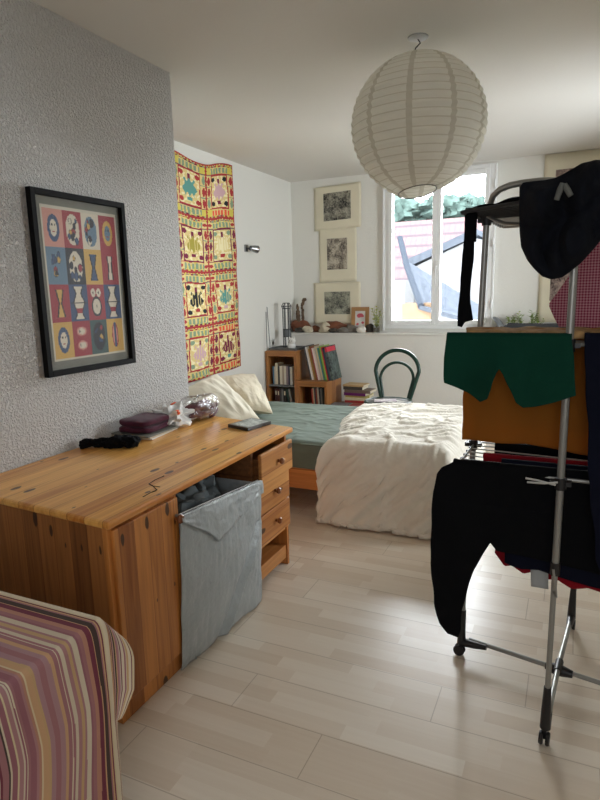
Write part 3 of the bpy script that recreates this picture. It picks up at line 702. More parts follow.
def duvet(u, v):
    a0, w = 1.10, 1.26       # width on top, depth on top
    xl = pl([(0, -1.64), (.3, -1.60), (.52, -1.47), (.6, -1.455), (1, -1.435)], v)
    a = u*(a0+.62); d = v*(w+.60)
    y = 4.74-min(d, w); over = max(0, d-w); ox = max(0, a+xl+.70-0) if False else 0
    x = xl+a*1.0
    edge = -.68; oxx = max(0, x-edge)
    zt = .492+.055*math.sin(min(1, max(0, (u*1.64)/.5))*PI/2)*.6
    # puffiness and wrinkles
    puff = .022*nz3(x*2.2, y*2.2, 3)+.014*nz3(x*5, y*5, 7)
    ca, sa = math.cos(.55), math.sin(.55); xr, yr = x*ca+y*sa, -x*sa+y*ca
    rd = abs(nz3(xr*3.2+.6*nz3(x*5, y*5, 1), yr*10, 5)); wr = .07*max(0, .22-rd)*1.3
    rd2 = abs(nz3(xr*8+3, yr*24, 2)); wr += .035*max(0, .2-rd2)
    ec = min(1, u/.05, max(.0, 1-v)/.02+.15, max(v, 0)/.04+.2)
    z = zt+(puff+wr)*ec
    if over > 0 or oxx > 0:
        o_ = max(over, oxx*.98)
        k = min(1, o_/.12)
        z = lerp(z, z-o_, 1) if o_ < .5 else max(.02, z-o_)
        rnd_ = .07*(1-math.exp(-o_/.05))
        fl = .5*o_*.42
        folds = .012*math.sin(x*16+1.2*nz3(x*3, o_*4)+o_*3)*k+.012*nz3(x*12, o_*8, 4)*k
        # folds run slantwise down the face
        q = x*ca*1.1+o_*.9
        folds += .17*max(0, .24-abs(nz3(q*5.0, o_*1.6, 11)))*k+.09*max(0, .2-abs(nz3(q*13, o_*4, 3)))*k
        if over >= oxx: y = y-rnd_-fl*.55-folds-.008; x = min(x, edge+.06+oxx*.25)
        else: x = edge+rnd_*.8+fl*.2+folds; y = y-(rnd_+over*.2 if over > 0 else 0)
    # thickness rolled at the left hem
    if u < .04: z -= .035*(1-u/.04)**2
    zmin = .022+.01*max(0, nz3(x*5, 2, 2))
    if z < zmin: z = zmin
    return Vector((x, y, z))
b = MB(); b.grid(190, 210, duvet)
o = b.build('duvet', M['duvet'], solid=.012, offset=-1); tag(o, 'rumpled off-white duvet spread over the bed foot down to the floor', 'duvet')

def pillow(name, m, c4, th, label, seed):
    a, b_, c_, d_ = c4        # top-near, top-far, bottom-far, bottom-near
    mb = MB(); nrm = (b_-a).cross(d_-a).normalized()
    if nrm.z < 0: nrm = -nrm
    def fn(sgn):
        def g(u, v):
            uu, vv = u*2-1, v*2-1
            pin = 1-.06*(1-abs(vv)**2)*(abs(uu)**3); pin2 = 1-.06*(1-abs(uu)**2)*(abs(vv)**3)
            U, V = .5+uu*pin*.5, .5+vv*pin2*.5
            p = a.lerp(b_, U).lerp(d_.lerp(c_, U), V)
            t = ((1-uu*uu)*(1-vv*vv))**.42
            w = .012*nz3(u*6+seed, v*6, sgn)+.022*max(0, .16-abs(nz3(u*4+v*2+seed, v*2.5-u*2, 3)))*.6+.012*max(0, .14-abs(nz3(u*9+seed, v*4, 7)))*.6
            return p+nrm*sgn*(th*t+w*min(1, t*1.6)*(1 if sgn > 0 else .2))
        return g
    mb.grid(70, 70, fn(1)); mb.grid(70, 70, fn(-1), flip=True)
    o = mb.build(name, m, subsurf=0); tag(o, label, 'pillow'); return o
pillow('pillow', M['pillow1'], (Vector((-2.84, 3.82, .70)), at(217, 374, 0, -2.84), at(261, 421, 2, .54), Vector((-2.2, 3.56, .55))), .085, 'smooth ivory pillow leaning in front, half hidden by the desk', 1)
pillow('pillow', M['pillow2'], (Vector((-2.86, 4.38, .74)), at(255, 374, 0, -2.80), at(273, 414, 2, .53), Vector((-2.33, 3.98, .56))), .075, 'creased beige pillow leaning behind the ivory pillow', 5)

# ------------------------------------------------------------------ stepped shelf cubes
yf, yb = 5.70, 6.14
def cube_unit(x0, x1, z1, shelves, label, back=True):
    t = .028; u = thing('shelf_cube', ((x0+x1)/2, yf, 0), label, 'bookshelf', 'stepped wooden shelf units')
    boxpart('side_panel', M['crate'], u, (x0, x0+t, yf, yb, 0, z1-t)); boxpart('side_panel', M['crate'], u, (x1-t, x1, yf, yb, 0, z1-t))
    boxpart('top_board', M['crate_h'], u, (x0, x1, yf-.002, yb, z1-t, z1))
    if t: boxpart('front_lip', M['crate_h'], u, (x0+t, x1-t, yf, yf+.02, z1-.058, z1-t))
    boxpart('back_panel', M['dark'] if not back else M['pine_in'], u, (x0+t, x1-t, yb-.012, yb-.002, .02, z1-t))
    for z in shelves: boxpart('shelf_board', M['slate'] if z > .4 else M['crate_h'], u, (x0+t, x1-t, yf+.005, yb-.012, z-.016, z))
    boxpart('bottom_board', M['crate_h'], u, (x0+t, x1-t, yf, yb-.012, .0, .02))
    return u
cube_unit(-3.045, -2.675, .845, (.47, .235), 'tall pine shelf unit in the alcove corner with two book rows')
cube_unit(-2.672, -2.325, .527, (.235,), 'middle pine shelf cube with leaning comics on top')
cube_unit(-2.322, -1.965, .245, (), 'lowest pine shelf cube carrying flat stacked books')
bcol = {}
def cmat(rgb, sh=.55, k=0):
    key = (rgb, sh)
    if key not in bcol: bcol[key] = mat('book_cover_%d_%d_%d' % rgb, rgb, sh, var=.25 if k else .06, vscale=60)
    return bcol[key]
def book(x, y, z, t, d, h, rgb, label, cat='book', group=None, tilt=0, lying=False, rotz=0, name='book', cover=None):
    """spine faces the room; thickness along x"""
    mb = MB(); c = .0016
    if not lying:
        mb.box(0, c, 0, d, 0, h); mb.box(t-c, t, 0, d, 0, h); mb.box(c, t-c, 0, c, 0, h); mb.box(c, t-c, c, d-.003, .003, h-.003, mi=1)
        if t > .025: mb.box(t*.25, t*.75, -.0006, .0, h*.62, h*.86, mi=1)
        Mx = Matrix.Translation((x, y, z)) @ Matrix.Rotation(rotz, 4, 'Z') @ Matrix.Rotation(tilt, 4, 'Y')
    else:   # lying flat: thickness along z, spine faces the room, h along x
        mb.box(0, h, 0, d, 0, c); mb.box(0, h, 0, d, t-c, t); mb.box(0, h, 0, c, c, t-c); mb.box(.003, h-.003, c, d-.003, c, t-c, mi=1)
        Mx = Matrix.Translation((x, y, z)) @ Matrix.Rotation(rotz, 4, 'Z')
    mb.v = [Mx @ v for v in mb.v]
    o = mb.build(name, [cover or cmat(rgb), M['paper']], smooth=False); tag(o, label, cat, group)
    if tilt: pass
    return o
# upper row
x = -2.985
g = 'books on the upper shelf of the corner unit'
for i, (t, h_, c, l) in enumerate(((.018, .20, (70, 110, 140), 'thin blue book at the wall end of the upper shelf row'), (.012, .195, (190, 186, 176), 'slim pale book beside the blue one on the upper shelf'), (.03, .235, (214, 202, 176), 'tallest cream book in the upper shelf row'),
    (.022, .205, (60, 56, 54), 'dark grey spine between cream books on the upper shelf'), (.03, .208, (222, 214, 196), 'thick ivory paperback in the middle of the upper shelf row'), (.02, .206, (176, 160, 140), 'tan paperback right of the thick ivory one'), (.026, .207, (226, 220, 208), 'white paperback before the mauve spine on the upper shelf'),
    (.024, .206, (150, 132, 138), 'mauve grey spine next to the navy book'), (.018, .208, (26, 36, 70), 'navy blue spine near the end of the upper shelf row'), (.03, .20, (206, 204, 198), 'pale grey book last in the upper shelf row'))):
    book(x, 5.745, .4705, t, .15, h_, c, l, group=g); x += t+.0012
x = -2.97
g = 'dark books on the lower shelf of the corner unit'
for i, (t, h_, c, l) in enumerate(((.03, .19, (64, 28, 26), 'dark maroon book at the start of the lower shelf'), (.028, .185, (80, 36, 34), 'brownish red book second on the lower shelf'), (.02, .19, (60, 60, 62), 'charcoal slim book on the lower shelf'), (.02, .192, (120, 124, 124), 'grey slim book in the lower shelf row'), (.035, .19, (30, 34, 36), 'thick black book on the lower shelf'))):
    book(x, 5.75, .2355, t, .15, h_, c, l, group=g); x += t+.002
for i, (dx, c, l) in enumerate(((.0, (30, 66, 60), 'dark green leaning book on the lower shelf'), (.028, (150, 150, 146), 'light grey leaning book at the end of the lower shelf'))):
    book(-2.80+dx, 5.75, .2395, .022, .15, .19, c, l, group=g, tilt=-.2 if 0 else -.18)
x = -2.52; g = 'magazines inside the middle cube'
for i, (t, h_, c, l) in enumerate(((.016, .20, (180, 60, 50), 'red magazine spine first inside the middle cube'), (.014, .215, (196, 180, 150), 'beige magazine spine inside the middle cube'), (.016, .21, (60, 66, 80), 'slate magazine spine inside the middle cube'), (.014, .205, (150, 70, 50), 'rust magazine spine inside the middle cube'), (.018, .22, (200, 196, 186), 'white magazine spine inside the middle cube'), (.016, .215, (40, 50, 60), 'dark blue magazine spine inside the middle cube'), (.016, .21, (110, 110, 108), 'grey magazine spine inside the middle cube'), (.02, .22, (30, 32, 36), 'black magazine last inside the middle cube'))):
    book(x, 5.76, .2355, t, .15, h_, c, l, 'magazine', g, tilt=-.07, name='magazine'); x += t+.002
# comics leaning on top of the middle cube
M['darkcover'] = engraving('dark_magazine_cover', (96, 110, 104), (20, 24, 28), 22)
sp = [(70, 70, 76), (214, 214, 214), (196, 190, 176), (150, 112, 44), (120, 84, 40), (150, 60, 50), (222, 206, 206), (206, 186, 178), (170, 160, 146), (196, 178, 140), (60, 120, 130), (66, 116, 60), (130, 168, 70), (190, 40, 54), (30, 40, 60), (50, 70, 84)]
nm = ['charcoal', 'white', 'cream', 'mustard', 'brown', 'brick red', 'pale pink', 'rose beige', 'stone grey', 'sand', 'teal', 'leaf green', 'lime', 'crimson', 'midnight blue', 'steel blue']
x = -2.545
for i, c in enumerate(sp):
    t = .0135 if i % 3 else .017
    book(x, 5.78, .5305+.0, t, .255, .372-.01*(i % 4), c, '%s spined comic album leaning in the row on the middle cube' % nm[i], 'comic album', 'comic albums on the middle cube', tilt=-.21, name='comic_album')
    x += t*1.03
d = book(x, 5.78, .5305, .02, .26, .372, (30, 34, 40), 'dark grey magazine with a red masthead closing the leaning row', 'magazine', tilt=-.21, name='magazine', cover=M['darkcover'])
mb = MB(); mb.box(.0201, .0212, .0, .24, .31, .36); mb.box(-.001, .021, -.001, .0, .31, .36); Mx = Matrix.Translation((x, 5.78, .5305)) @ Matrix.Rotation(-.21, 4, 'Y'); mb.v = [Mx @ v for v in mb.v]
mh = mb.build('masthead', mat('red_masthead', (200, 44, 66), .5), None, smooth=False); mh.parent = d
# flat books on low cube
z = .2455
for i, (t, w_, c, l) in enumerate(((.03, .26, (196, 180, 150), 'cream book at the bottom of the flat pile by the chair'), (.026, .25, (170, 52, 52), 'red book second in the flat pile'), (.03, .25, (206, 196, 164), 'straw coloured book in the flat pile'), (.022, .27, (206, 196, 110), 'yellowish book under the purple one'), (.032, .25, (110, 30, 110), 'purple book in the flat pile'), (.03, .30, (120, 104, 92), 'wide taupe book over the purple one'), (.035, .22, (70, 64, 60), 'dark grey book near the top of the flat pile'), (.018, .24, (190, 160, 116), 'tan book topmost in the flat pile'))):
    book(-2.22+random.uniform(-.01, .02), 5.93+random.uniform(-.01, .01), z, t, .19, w_, c, l, 'book', 'flat pile of books on the low cube', lying=True, rotz=random.uniform(-.08, .08)); z += t+.0006
z = .2455
for i, (t, c, l) in enumerate(((.022, (190, 176, 176), 'pinkish grey paperback lying at the front of the low cube'), (.02, (120, 116, 120), 'grey paperback on top at the front of the low cube'))):
    book(-2.30+.01*i, 5.715, z, t, .14, .2, c, l, 'book', 'paperbacks at the front of the low cube', lying=True, rotz=-.05+.1*i); z += t+.0006
for i, (t, c, l) in enumerate(((.022, (206, 190, 170), 'cream paperback at the open end of the low cube'), (.02, (160, 60, 56), 'red and cream paperback topmost at the open end of the low cube'))):
    book(-2.085, 5.71, .2455+i*.0226, t, .14, .12, c, l, 'book', 'paperbacks at the front of the low cube', lying=True)

# things on the corner unit
TR_ = thing('tray', (-2.87, 5.9, .845), 'grey tray on top of the corner shelf unit', 'tray')
b = MB(); b.box(-3.03, -2.70, 5.76, 6.05, .846, .856); b.box(-3.03, -3.02, 5.76, 6.05, .856, .872); b.box(-2.71, -2.70, 5.76, 6.05, .856, .872); b.box(-3.02, -2.71, 5.76, 5.77, .856, .872); b.box(-3.02, -2.71, 6.04, 6.05, .856, .872)
part(b, 'tray_body', M['slate'], TR_, smooth=False, bevel=.003)
c = at(291.5, 340, 1, 5.84)
CT = thing('cat_figurine', (c.x, 5.84, .857), 'small white ceramic cat with dark dots on the tray', 'figurine')
b = MB(); b.lathe([(0, .857), (.035, .857), (.045, .88), (.043, .905), (.03, .925), (0, .93)], (c.x, 5.84, 0), 20); part(b, 'body', M['ceramic'], CT)
b = MB(); b.blob((c.x+.012, 5.825, .945), .042, .034, .034, 1, .02); part(b, 'head', M['ceramic'], CT)
for s in (-1, 1):
    b = MB(); b.lathe([(.012, 0), (.007, .02), (0, .032)], (c.x+.012+s*.026, 5.825, .966), 10); part(b, 'ear', M['ceramic'], CT)
    b = MB(); b.blob((c.x+.012+s*.014, 5.791, .948), .005, .004, .005, 1, 0, 8, 6); part(b, 'eye', M['black'], CT)
# wire lantern stand on the sill end
c0 = at(287, 331, 1, 5.98)
CL = thing('wire_candle_holder', (c0.x, 5.98, .857), 'tall grey wire candle holder standing on the tray behind the cat', 'candle holder')
x0, y0_ = c0.x, 5.98; zt = at(288, 303, 1, y0_).z
b = MB()
for k in range(6):
    a = 2*PI*k/6+.3; rx = .042
    b.tube([(x0+rx*math.cos(a), y0_+rx*math.sin(a), .857), (x0+rx*math.cos(a), y0_+rx*math.sin(a), zt-.06), (x0+rx*1.25*math.cos(a), y0_+rx*1.25*math.sin(a), zt-.035), (x0+rx*.8*math.cos(a), y0_+rx*.8*math.sin(a), zt)], .0045, 6)
for zz, rr in ((.98, .046), (1.06, .046), (zt-.035, .054), (zt-.06, .046), (zt, .035)):
    b.tube([(x0+rr*math.cos(t*PI/10), y0_+rr*math.sin(t*PI/10), zz) for t in range(21)], .004, 6, cap=False)
part(b, 'wire_frame', M['iron'], CL)
b = MB(); b.lathe([(0, .985), (.04, .985), (.042, 1.055), (.036, 1.06), (0, 1.058)], (x0, y0_, 0), 24); part(b, 'candle_cup', M['slate'], CL)
# rods leaning in the corner
for i, (pa, pb) in enumerate((((267, 307), (270, 346)), ((266, 312), (267, 347)), ((268, 309), (272, 345)))[:2]):
    b = MB(); p = at(*pa, 0, XL+.012); q = at(*pb, 0, XL+.04); q.z = .874; b.tube([p, q], .003, 6); o = b.build('thin_rod', M['iron']); tag(o, ['thin metal rod leaning on the alcove wall, farther from the pillows', 'thin metal rod leaning on the alcove wall, closest to the pillows'][i], 'rod')
# socket and wall lamp
b = MB(); c = at(272, 343, 0, XL)
SK = thing('wall_socket', (XL, c.y, c.z), 'white wall socket low beside the corner shelf unit', 'socket')
b.box(XL, XL+.012, c.y-.05, c.y+.05, c.z-.045, c.z+.045); part(b, 'plate', M['white'], SK, smooth=False, bevel=.004)
b = MB(); b.lathe([(0, 0), (.02, 0), (.02, .004), (.0, .004)], (XL+.0125, c.y, c.z), 16, mtx=Matrix.Rotation(PI/2, 3, 'Y')); part(b, 'outlet', M['mount_grey'], SK)
c = at(247, 249, 0, XL)
WL = thing('wall_lamp', (XL, c.y, c.z), 'small chrome spot lamp on the alcove wall beside the hanging', 'lamp')
b = MB(); b.box(XL, XL+.02, c.y-.06, c.y-.01, c.z-.03, c.z+.04); part(b, 'wall_plate', M['chrome'], WL, smooth=False, bevel=.004)
b = MB(); b.tube([(XL+.02, c.y-.03, c.z), (XL+.06, c.y-.01, c.z)], .008); part(b, 'arm', M['iron'], WL)
b = MB(); b.tube([(XL+.055, c.y-.03, c.z+.005), (XL+.075, c.y+.01, c.z), (XL+.09, c.y+.05, c.z-.006)], [.024, .034, .04], 16, cap=True); part(b, 'spot_head', M['chrome'], WL)
b = MB(); b.blob((XL+.092, c.y+.056, c.z-.008), .02, .018, .028, 1, 0); part(b, 'bulb', M['ceramic'], WL)

# ------------------------------------------------------------------ sill things
def sill(px, py, y=6.38): return at(px, py, 1, y)
yS = 6.38
p0 = sill(297, 330); 
DW = [(p0.x, yS+.03, 1.0, .03), (p0.x+.01, yS+.03, 1.12, .026), (p0.x+.0, yS+.04, 1.26, .022), (sill(296, 303).x, yS+.04, 1.335, .016)]
o = soft('driftwood', M['drift'], 'pale driftwood branch standing upright in the sill corner', 'driftwood', DW)
o2 = soft('driftwood', M['drift'], 'knobbly driftwood stick curving up beside the upright branch', 'driftwood', [(sill(299.5, 320).x+.01, yS+.09, 1.0, .022), (sill(299.5, 318).x+.01, yS+.08, 1.15, .018), (sill(300, 305).x, yS+.06, sill(300, 305).z, .015), (sill(303, 297).x, yS+.05, sill(303, 298).z, .024)])
def rock(px, wpx, hpx, m, name, label, cat, seed, dy=0, group='stones and wood on the sill', flat=1):
    c = sill(px, 331, yS+dy); w = wpx/590*6.9/2; h = hpx/590*6.9/2*.8
    b = MB(); b.blob((0, 0, 0), w, w*.62, h, seed, .28, 32, 20, fr=1.4)
    zmin = min(v.z for v in b.v)
    for v in b.v:
        if v.z < -h*.55: v.z = -h*.55+(v.z+h*.55)*.1
    zmin = min(v.z for v in b.v)
    b.v = [v+Vector((c.x, yS+dy, 1.001-zmin)) for v in b.v]
    o = b.build(name, M[m]); tag(o, label, cat, group); return o
rock(301, 22, 19, 'bark', 'bark_piece', 'large reddish bark slab near the driftwood on the sill', 'bark', 11, .05)
rock(300, 10, 8, 'stone_d', 'stone', 'dark stone in front of the reddish bark slab', 'stone', 12, -.04)
rock(308, 11, 10, 'stone_c', 'stone', 'mottled cream stone right of the dark stone', 'stone', 13, -.045)
rock(316, 10, 10, 'bark', 'bark_piece', 'small brown bark lump between two pale stones', 'bark', 14, .03)
rock(326, 13, 14, 'stone_c', 'stone', 'domed pale stone on the sill under the lowest print', 'stone', 15, -.03)
rock(333, 27, 17, 'bark', 'bark_piece', 'long rust brown bark piece lying behind the pale stones', 'bark', 16, .035)
rock(335, 12, 7, 'stone_d', 'stone', 'flat dark stone right of the domed pale one', 'stone', 17, -.05)
rock(343, 12, 8, 'stone_g', 'stone', 'flat brown grey stone in the middle of the sill row', 'stone', 18, -.05)
rock(351, 13, 11, 'stone_g', 'stone', 'striped grey stone below the kraft card', 'stone', 19, -.0)
rock(361.5, 10, 9, 'stone_w', 'stone', 'bright white pebble in front of the kraft card', 'stone', 20, -.055)
rock(370, 8, 12, 'stone_d', 'stone', 'dark upright stone beside the plant glass', 'stone', 21, .02)
# kraft frame
c = sill(360, 318)
K = thing('small_frame', (c.x, 6.45, 1.0), 'small kraft coloured frame with a pink picture on the sill', 'picture')
kx0, kx1 = sill(351.5, 330, 6.46).x, sill(369, 330, 6.46).x; kz1 = sill(360, 307, 6.47).z
tilt = Matrix.Translation((0, 6.44, 1.002)) @ Matrix.Rotation(-.1, 4, 'X')
def tb(mb): mb.v = [tilt @ v for v in mb.v]; return mb
hh = kz1-1.0
b = MB(); w_ = .045
b.box(kx0, kx0+w_, 0, .012, 0, hh); b.box(kx1-w_, kx1, 0, .012, 0, hh); b.box(kx0+w_, kx1-w_, 0, .012, 0, w_); b.box(kx0+w_, kx1-w_, 0, .012, hh-w_, hh); part(tb(b), 'frame', M['kraft'], K, smooth=False, bevel=.002)
b = MB(); b.box(kx0+w_, kx1-w_, .007, .010, w_, hh-w_); part(tb(b), 'picture_sheet', M['white'], K, smooth=False)
b = MB(); mxx = (kx0+kx1)/2; b.blob((mxx, .006, hh*.66), .04, .002, .022, 3, .3); b.blob((mxx-.03, .006, hh*.32), .016, .002, .012, 4, .3); b.blob((mxx+.03, .006, hh*.38), .018, .002, .012, 5, .3); part(tb(b), 'printed_shape', mat('pink_print', (206, 96, 110), .7), K)
# glass with sprig
c = sill(376.5, 331)
G = thing('glass_jar', (c.x, yS, 1.0), 'small glass of yellow green sprigs at the window corner', 'plant')
b = MB(); b.lathe([(0, 1.001), (.036, 1.001), (.042, 1.09), (.039, 1.09), (.034, 1.006), (0, 1.006)], (c.x, yS, 0), 24); part(b, 'jar', M['glassy'], G)
b = MB(); b.lathe([(0, 1.007), (.033, 1.007), (.037, 1.055), (0, 1.056)], (c.x, yS, 0), 20); part(b, 'filling', M['stone_c'], G)
def sprig(mbs, mbl, x, y, z, h, n, rr, spread):
    for k in range(n):
        a = rr.uniform(0, 2*PI); dx, dy = spread*math.cos(a), spread*math.sin(a)*.7; pts = [Vector((x, y, z)), Vector((x+dx*.5, y+dy*.5, z+h*.6)), Vector((x+dx, y+dy, z+h*rr.uniform(.7, 1.1)))]
        mbs.tube(pts, .0016, 5)
        for q in range(7):
            t = .25+.75*q/6; p = pts[0].lerp(pts[2], t); a2 = rr.uniform(0, 2*PI); L = rr.uniform(.026, .046)
            d = Vector((math.cos(a2), math.sin(a2), .4))*L; s = d.cross(Vector((0, 0, 1))).normalized()*L*.35
            mbl.add([p, p+d*.5+s, p+d, p+d*.5-s, p+d*.5+Vector((0, 0, .002))], [(0, 1, 4), (1, 2, 4), (2, 3, 4), (3, 0, 4)])
rr = random.Random(5); s_, l_ = MB(), MB(); sprig(s_, l_, c.x, yS, 1.02, .24, 9, rr, .05)
part(s_, 'stems', M['leaf'], G); part(l_, 'leaves', mat('yellow_green_leaf', (176, 180, 90), .6, var=.3, vscale=40), G, solid=.0008)
# right of the window, behind the rack
c = sill(523, 331)
PT = thing('plant_tray', (c.x, yS, 1.0), 'brown tray of small seedlings on the sill behind the rack', 'plant')
xa, xb = sill(507, 331).x, sill(545, 331).x
b = MB(); b.box(xa, xb, yS-.06, yS+.06, 1.001, 1.01); 
for q in ((xa, xa+.006, yS-.06, yS+.06), (xb-.006, xb, yS-.06, yS+.06), (xa+.006, xb-.006, yS-.06, yS-.054), (xa+.006, xb-.006, yS+.054, yS+.06)): b.box(*q, 1.01, 1.06)
part(b, 'tray', M['drift'], PT, smooth=False)
b = MB(); b.box(xa+.006, xb-.006, yS-.054, yS+.054, 1.01, 1.05); part(b, 'soil', M['dark'], PT, smooth=False)
s_, l_ = MB(), MB()
for px, h_ in ((510, .12), (515, .16), (522, .13), (531, .17), (534, .2), (539, .1)): sprig(s_, l_, sill(px, 331).x, yS, 1.04, h_, 4, rr, .035)
part(s_, 'stems', M['leaf'], PT); part(l_, 'leaves', M['leaf'], PT, solid=.0008)
c = sill(499, 322)
LD = thing('plastic_dome', (c.x, yS, 1.0), 'clear plastic dome propped up next to the seedling tray', 'dome')
b = MB(); R_ = Matrix.Rotation(.9, 3, 'Y'); b.lathe([(0, .03), (.07, .028), (.095, .01), (.1, 0), (.104, 0), (.098, .014), (.072, .034), (0, .036)], (c.x, yS, 1.087), 28, mtx=R_); part(b, 'lid_shell', M['mist'] if 'mist' in M else M['slate'], LD)
# small boxes on sill right
b = MB(); b.box(sill(547, 331).x, sill(556, 331).x, yS-.05, yS+.05, 1.001, 1.07); o = b.build('cardboard_box', M['kraft'], smooth=False, bevel=.002); tag(o, 'small brown cardboard box on the sill under the tall print', 'box')

# ------------------------------------------------------------------ prints on the back wall
def print_(q, inner, label, ink, sc=30, name='art_print', twist=0):
    """q and inner: pixel rectangles (x0, y0, x1, y1)"""
    yy = YB-.004
    a, b_ = at(q[0], q[1], 1, yy), at(q[2], q[3], 1, yy)
    c, d = at(inner[0], inner[1], 1, yy), at(inner[2], inner[3], 1, yy)
    t = thing(name, ((a.x+b_.x)/2, YB, b_.z), label, 'print', 'engravings pinned to the white wall')
    mb = MB()
    def fn(u, v): return Vector((lerp(a.x, b_.x, u), yy-.004-.006*math.sin(PI*u)*abs(v-.5)*2-.012*(max(0, abs(v-.5)-.4)/.1)**2*(abs(u-.5)*2)**3, lerp(a.z, b_.z, v)+twist*(u-.5)))
    mb.grid(16, 16, fn); part(mb, 'sheet', M['paper'], t, solid=.001)
    mb = MB(); mb.grid(16, 16, lambda u, v: Vector((0, -.0016, 0))+Vector((lerp(c.x, d.x, u), fn((lerp(c.x, d.x, u)-a.x)/(b_.x-a.x), (lerp(c.z, d.z, v)-a.z)/(b_.z-a.z)).y, lerp(c.z, d.z, v)+twist*(u-.5)*.6)))
    part(mb, 'engraved_image', engraving('engraving_'+str(sc), *ink, sc), t)
    return t
print_((314, 187.5, 361.5, 227.5), (323.5, 193.5, 351, 219), 'top engraving of the column of three, darkest print', ((170, 166, 150), (26, 26, 26)), 34, twist=.02)
print_((319, 229.5, 357, 281.5), (327, 239, 347.5, 269), 'middle engraving of the column, upright brownish print', ((196, 186, 168), (74, 66, 60)), 40)
print_((314, 283, 361, 324), (324.5, 292, 350.5, 314), 'lowest engraving of the column, behind the stones on the sill', ((172, 172, 154), (60, 62, 58)), 46)
a = at(545, 150, 1, YB)
t = print_((545, 155, 612, 322), (556, 170, 600, 300), 'tall cream print on the wall behind the drying rack', ((160, 140, 130), (50, 34, 34)), 18)
t['group'] = 'engravings pinned to the white wall'

# ------------------------------------------------------------------ cafe chair
cxx, cyy, sz = -1.50, 5.16, .455
C = thing('bentwood_chair', (cxx, cyy, 0), 'dark green bentwood chair standing between the bed and the sill', 'chair')
def ell(r1, r2, z, n=32, c=(cxx, cyy)): return [(c[0]+r1*math.cos(2*PI*k/n), c[1]+r2*math.sin(2*PI*k/n), z) for k in range(n+1)]
b = MB(); b.tube(ell(.205, .20, sz), .019, 12, cap=False); part(b, 'seat_ring', M['green_chair'], C)
b = MB(); b.lathe([(0, sz-.002), (.10, sz+.0), (.192, sz+.012), (.195, sz-.008), (0, sz-.014)], (cxx, cyy, 0), 40); part(b, 'seat', M['cane'], C)
yb_ = cyy+.20
pT = at(398, 350, 1, yb_+.06); pL = at(376, 385, 1, yb_+.03); pR = at(419, 383, 1, yb_+.03)
hw = (pR.x-pL.x)/2; xc = (pL.x+pR.x)/2; cxs = cxx
def arch(hw, ztop, zbot, xb, n=24, yt=0):
    pts = [(xc-xb, cyy+.17, zbot)]; sh = ztop-hw*.95
    pts += [(xc-lerp(xb, hw, t), cyy+.17+.05*t+yt, lerp(zbot, sh, t)) for t in (.35, .7)]
    for k in range(n+1):
        a = PI-PI*k/n; pts.append((xc+hw*math.cos(a), cyy+.22+.03*math.sin(a)+yt, sh+hw*.95*math.sin(a)))
    pts += [(xc+lerp(xb, hw, t), cyy+.17+.05*t+yt, lerp(zbot, sh, t)) for t in (.7, .35)]+[(xc+xb, cyy+.17, zbot)]
    return pts
b = MB(); b.tube(arch(hw, pT.z, sz-.01, hw-.075), .019, 12); part(b, 'back_frame', M['green_chair'], C)
b = MB(); b.tube(arch(hw-.05, pT.z-.115, sz+.0, hw-.09, yt=-.006), .014, 10); part(b, 'back_splat', M['green_chair'], C)
for s in (-1, 1):
    b = MB(); b.tube([(xc+s*(hw-.07), cyy+.17, sz), (xc+s*(hw-.06), cyy+.22, .22), (xc+s*(hw-.03), cyy+.27, 0)], [.016, .015, .012]); part(b, 'leg', M['green_chair'], C)
    b = MB(); b.tube([(cxx+s*.15, cyy-.13, sz-.01), (cxx+s*.16, cyy-.15, .25), (cxx+s*.19, cyy-.19, 0)], [.017, .015, .011]); part(b, 'leg', M['green_chair'], C)
b = MB(); b.tube(ell(.15, .15, .20), .009, 8, cap=False); part(b, 'leg_hoop', M['green_chair'], C)
for i, (dx, rz, l, c) in enumerate(((-.02, .3, 'folded printed leaflet lying on the green chair seat', ((206, 200, 196), (120, 96, 110))), (.05, -.4, 'pale paper sheet beneath the leaflet on the green chair', ((214, 210, 200), (150, 146, 140))))):
    b = MB(); Mx = Matrix.Translation((cxx+dx, cyy-.02, sz+.0135+.004*(1-i))) @ Matrix.Rotation(rz, 4, 'Z')
    b.box(-.1, .1, -.07, .07, 0, .003, mtx=Mx); o = b.build('leaflet', engraving('leaflet_print_%d' % i, *c, 30), smooth=False); tag(o, l, 'paper')

# ------------------------------------------------------------------ paper lantern
mt = at(418, 37, 2, HC); lc = Vector((mt.x+.005, mt.y, 2.30)); R0 = .345
L = thing('paper_lantern', (mt.x, mt.y, HC), 'large round white paper lantern hanging from the ceiling', 'lamp')
m, nt, bb = new_mat('lantern_paper')
a = N(nt, 'ShaderNodeAttribute', attribute_name='Col'); tl_ = N(nt, 'ShaderNodeBsdfTranslucent'); df = N(nt, 'ShaderNodeBsdfDiffuse'); mx = N(nt, 'ShaderNodeMixShader', inp={0: .5})
nt.links.new(a.outputs['Color'], tl_.inputs['Color']); nt.links.new(a.outputs['Color'], df.inputs['Color']); nt.links.new(df.outputs[0], mx.inputs[1]); nt.links.new(tl_.outputs[0], mx.inputs[2]); nt.links.new(mx.outputs[0], nt.nodes['Material Output'].inputs['Surface'])
nb = 23; th0, th1 = .20, PI-.30
def lan(u, v):
    th = lerp(th0, th1, v); a = 2*PI*u; ph = (v*nb) % 1
    r = R0*(1-.016*math.cos(2*PI*(v*nb))) - .002*abs(math.sin(a*6))
    p = Vector((r*math.sin(th)*math.cos(a)*.99, r*math.sin(th)*math.sin(a)*.99, R0*.985*math.cos(th)))
    p.z += .02*math.sin(a+2.2)*(max(0, v-.85)/.15)
    return lc+p
cp, cs_, cr_ = srgb(242, 240, 232), srgb(216, 212, 200), srgb(222, 218, 206)
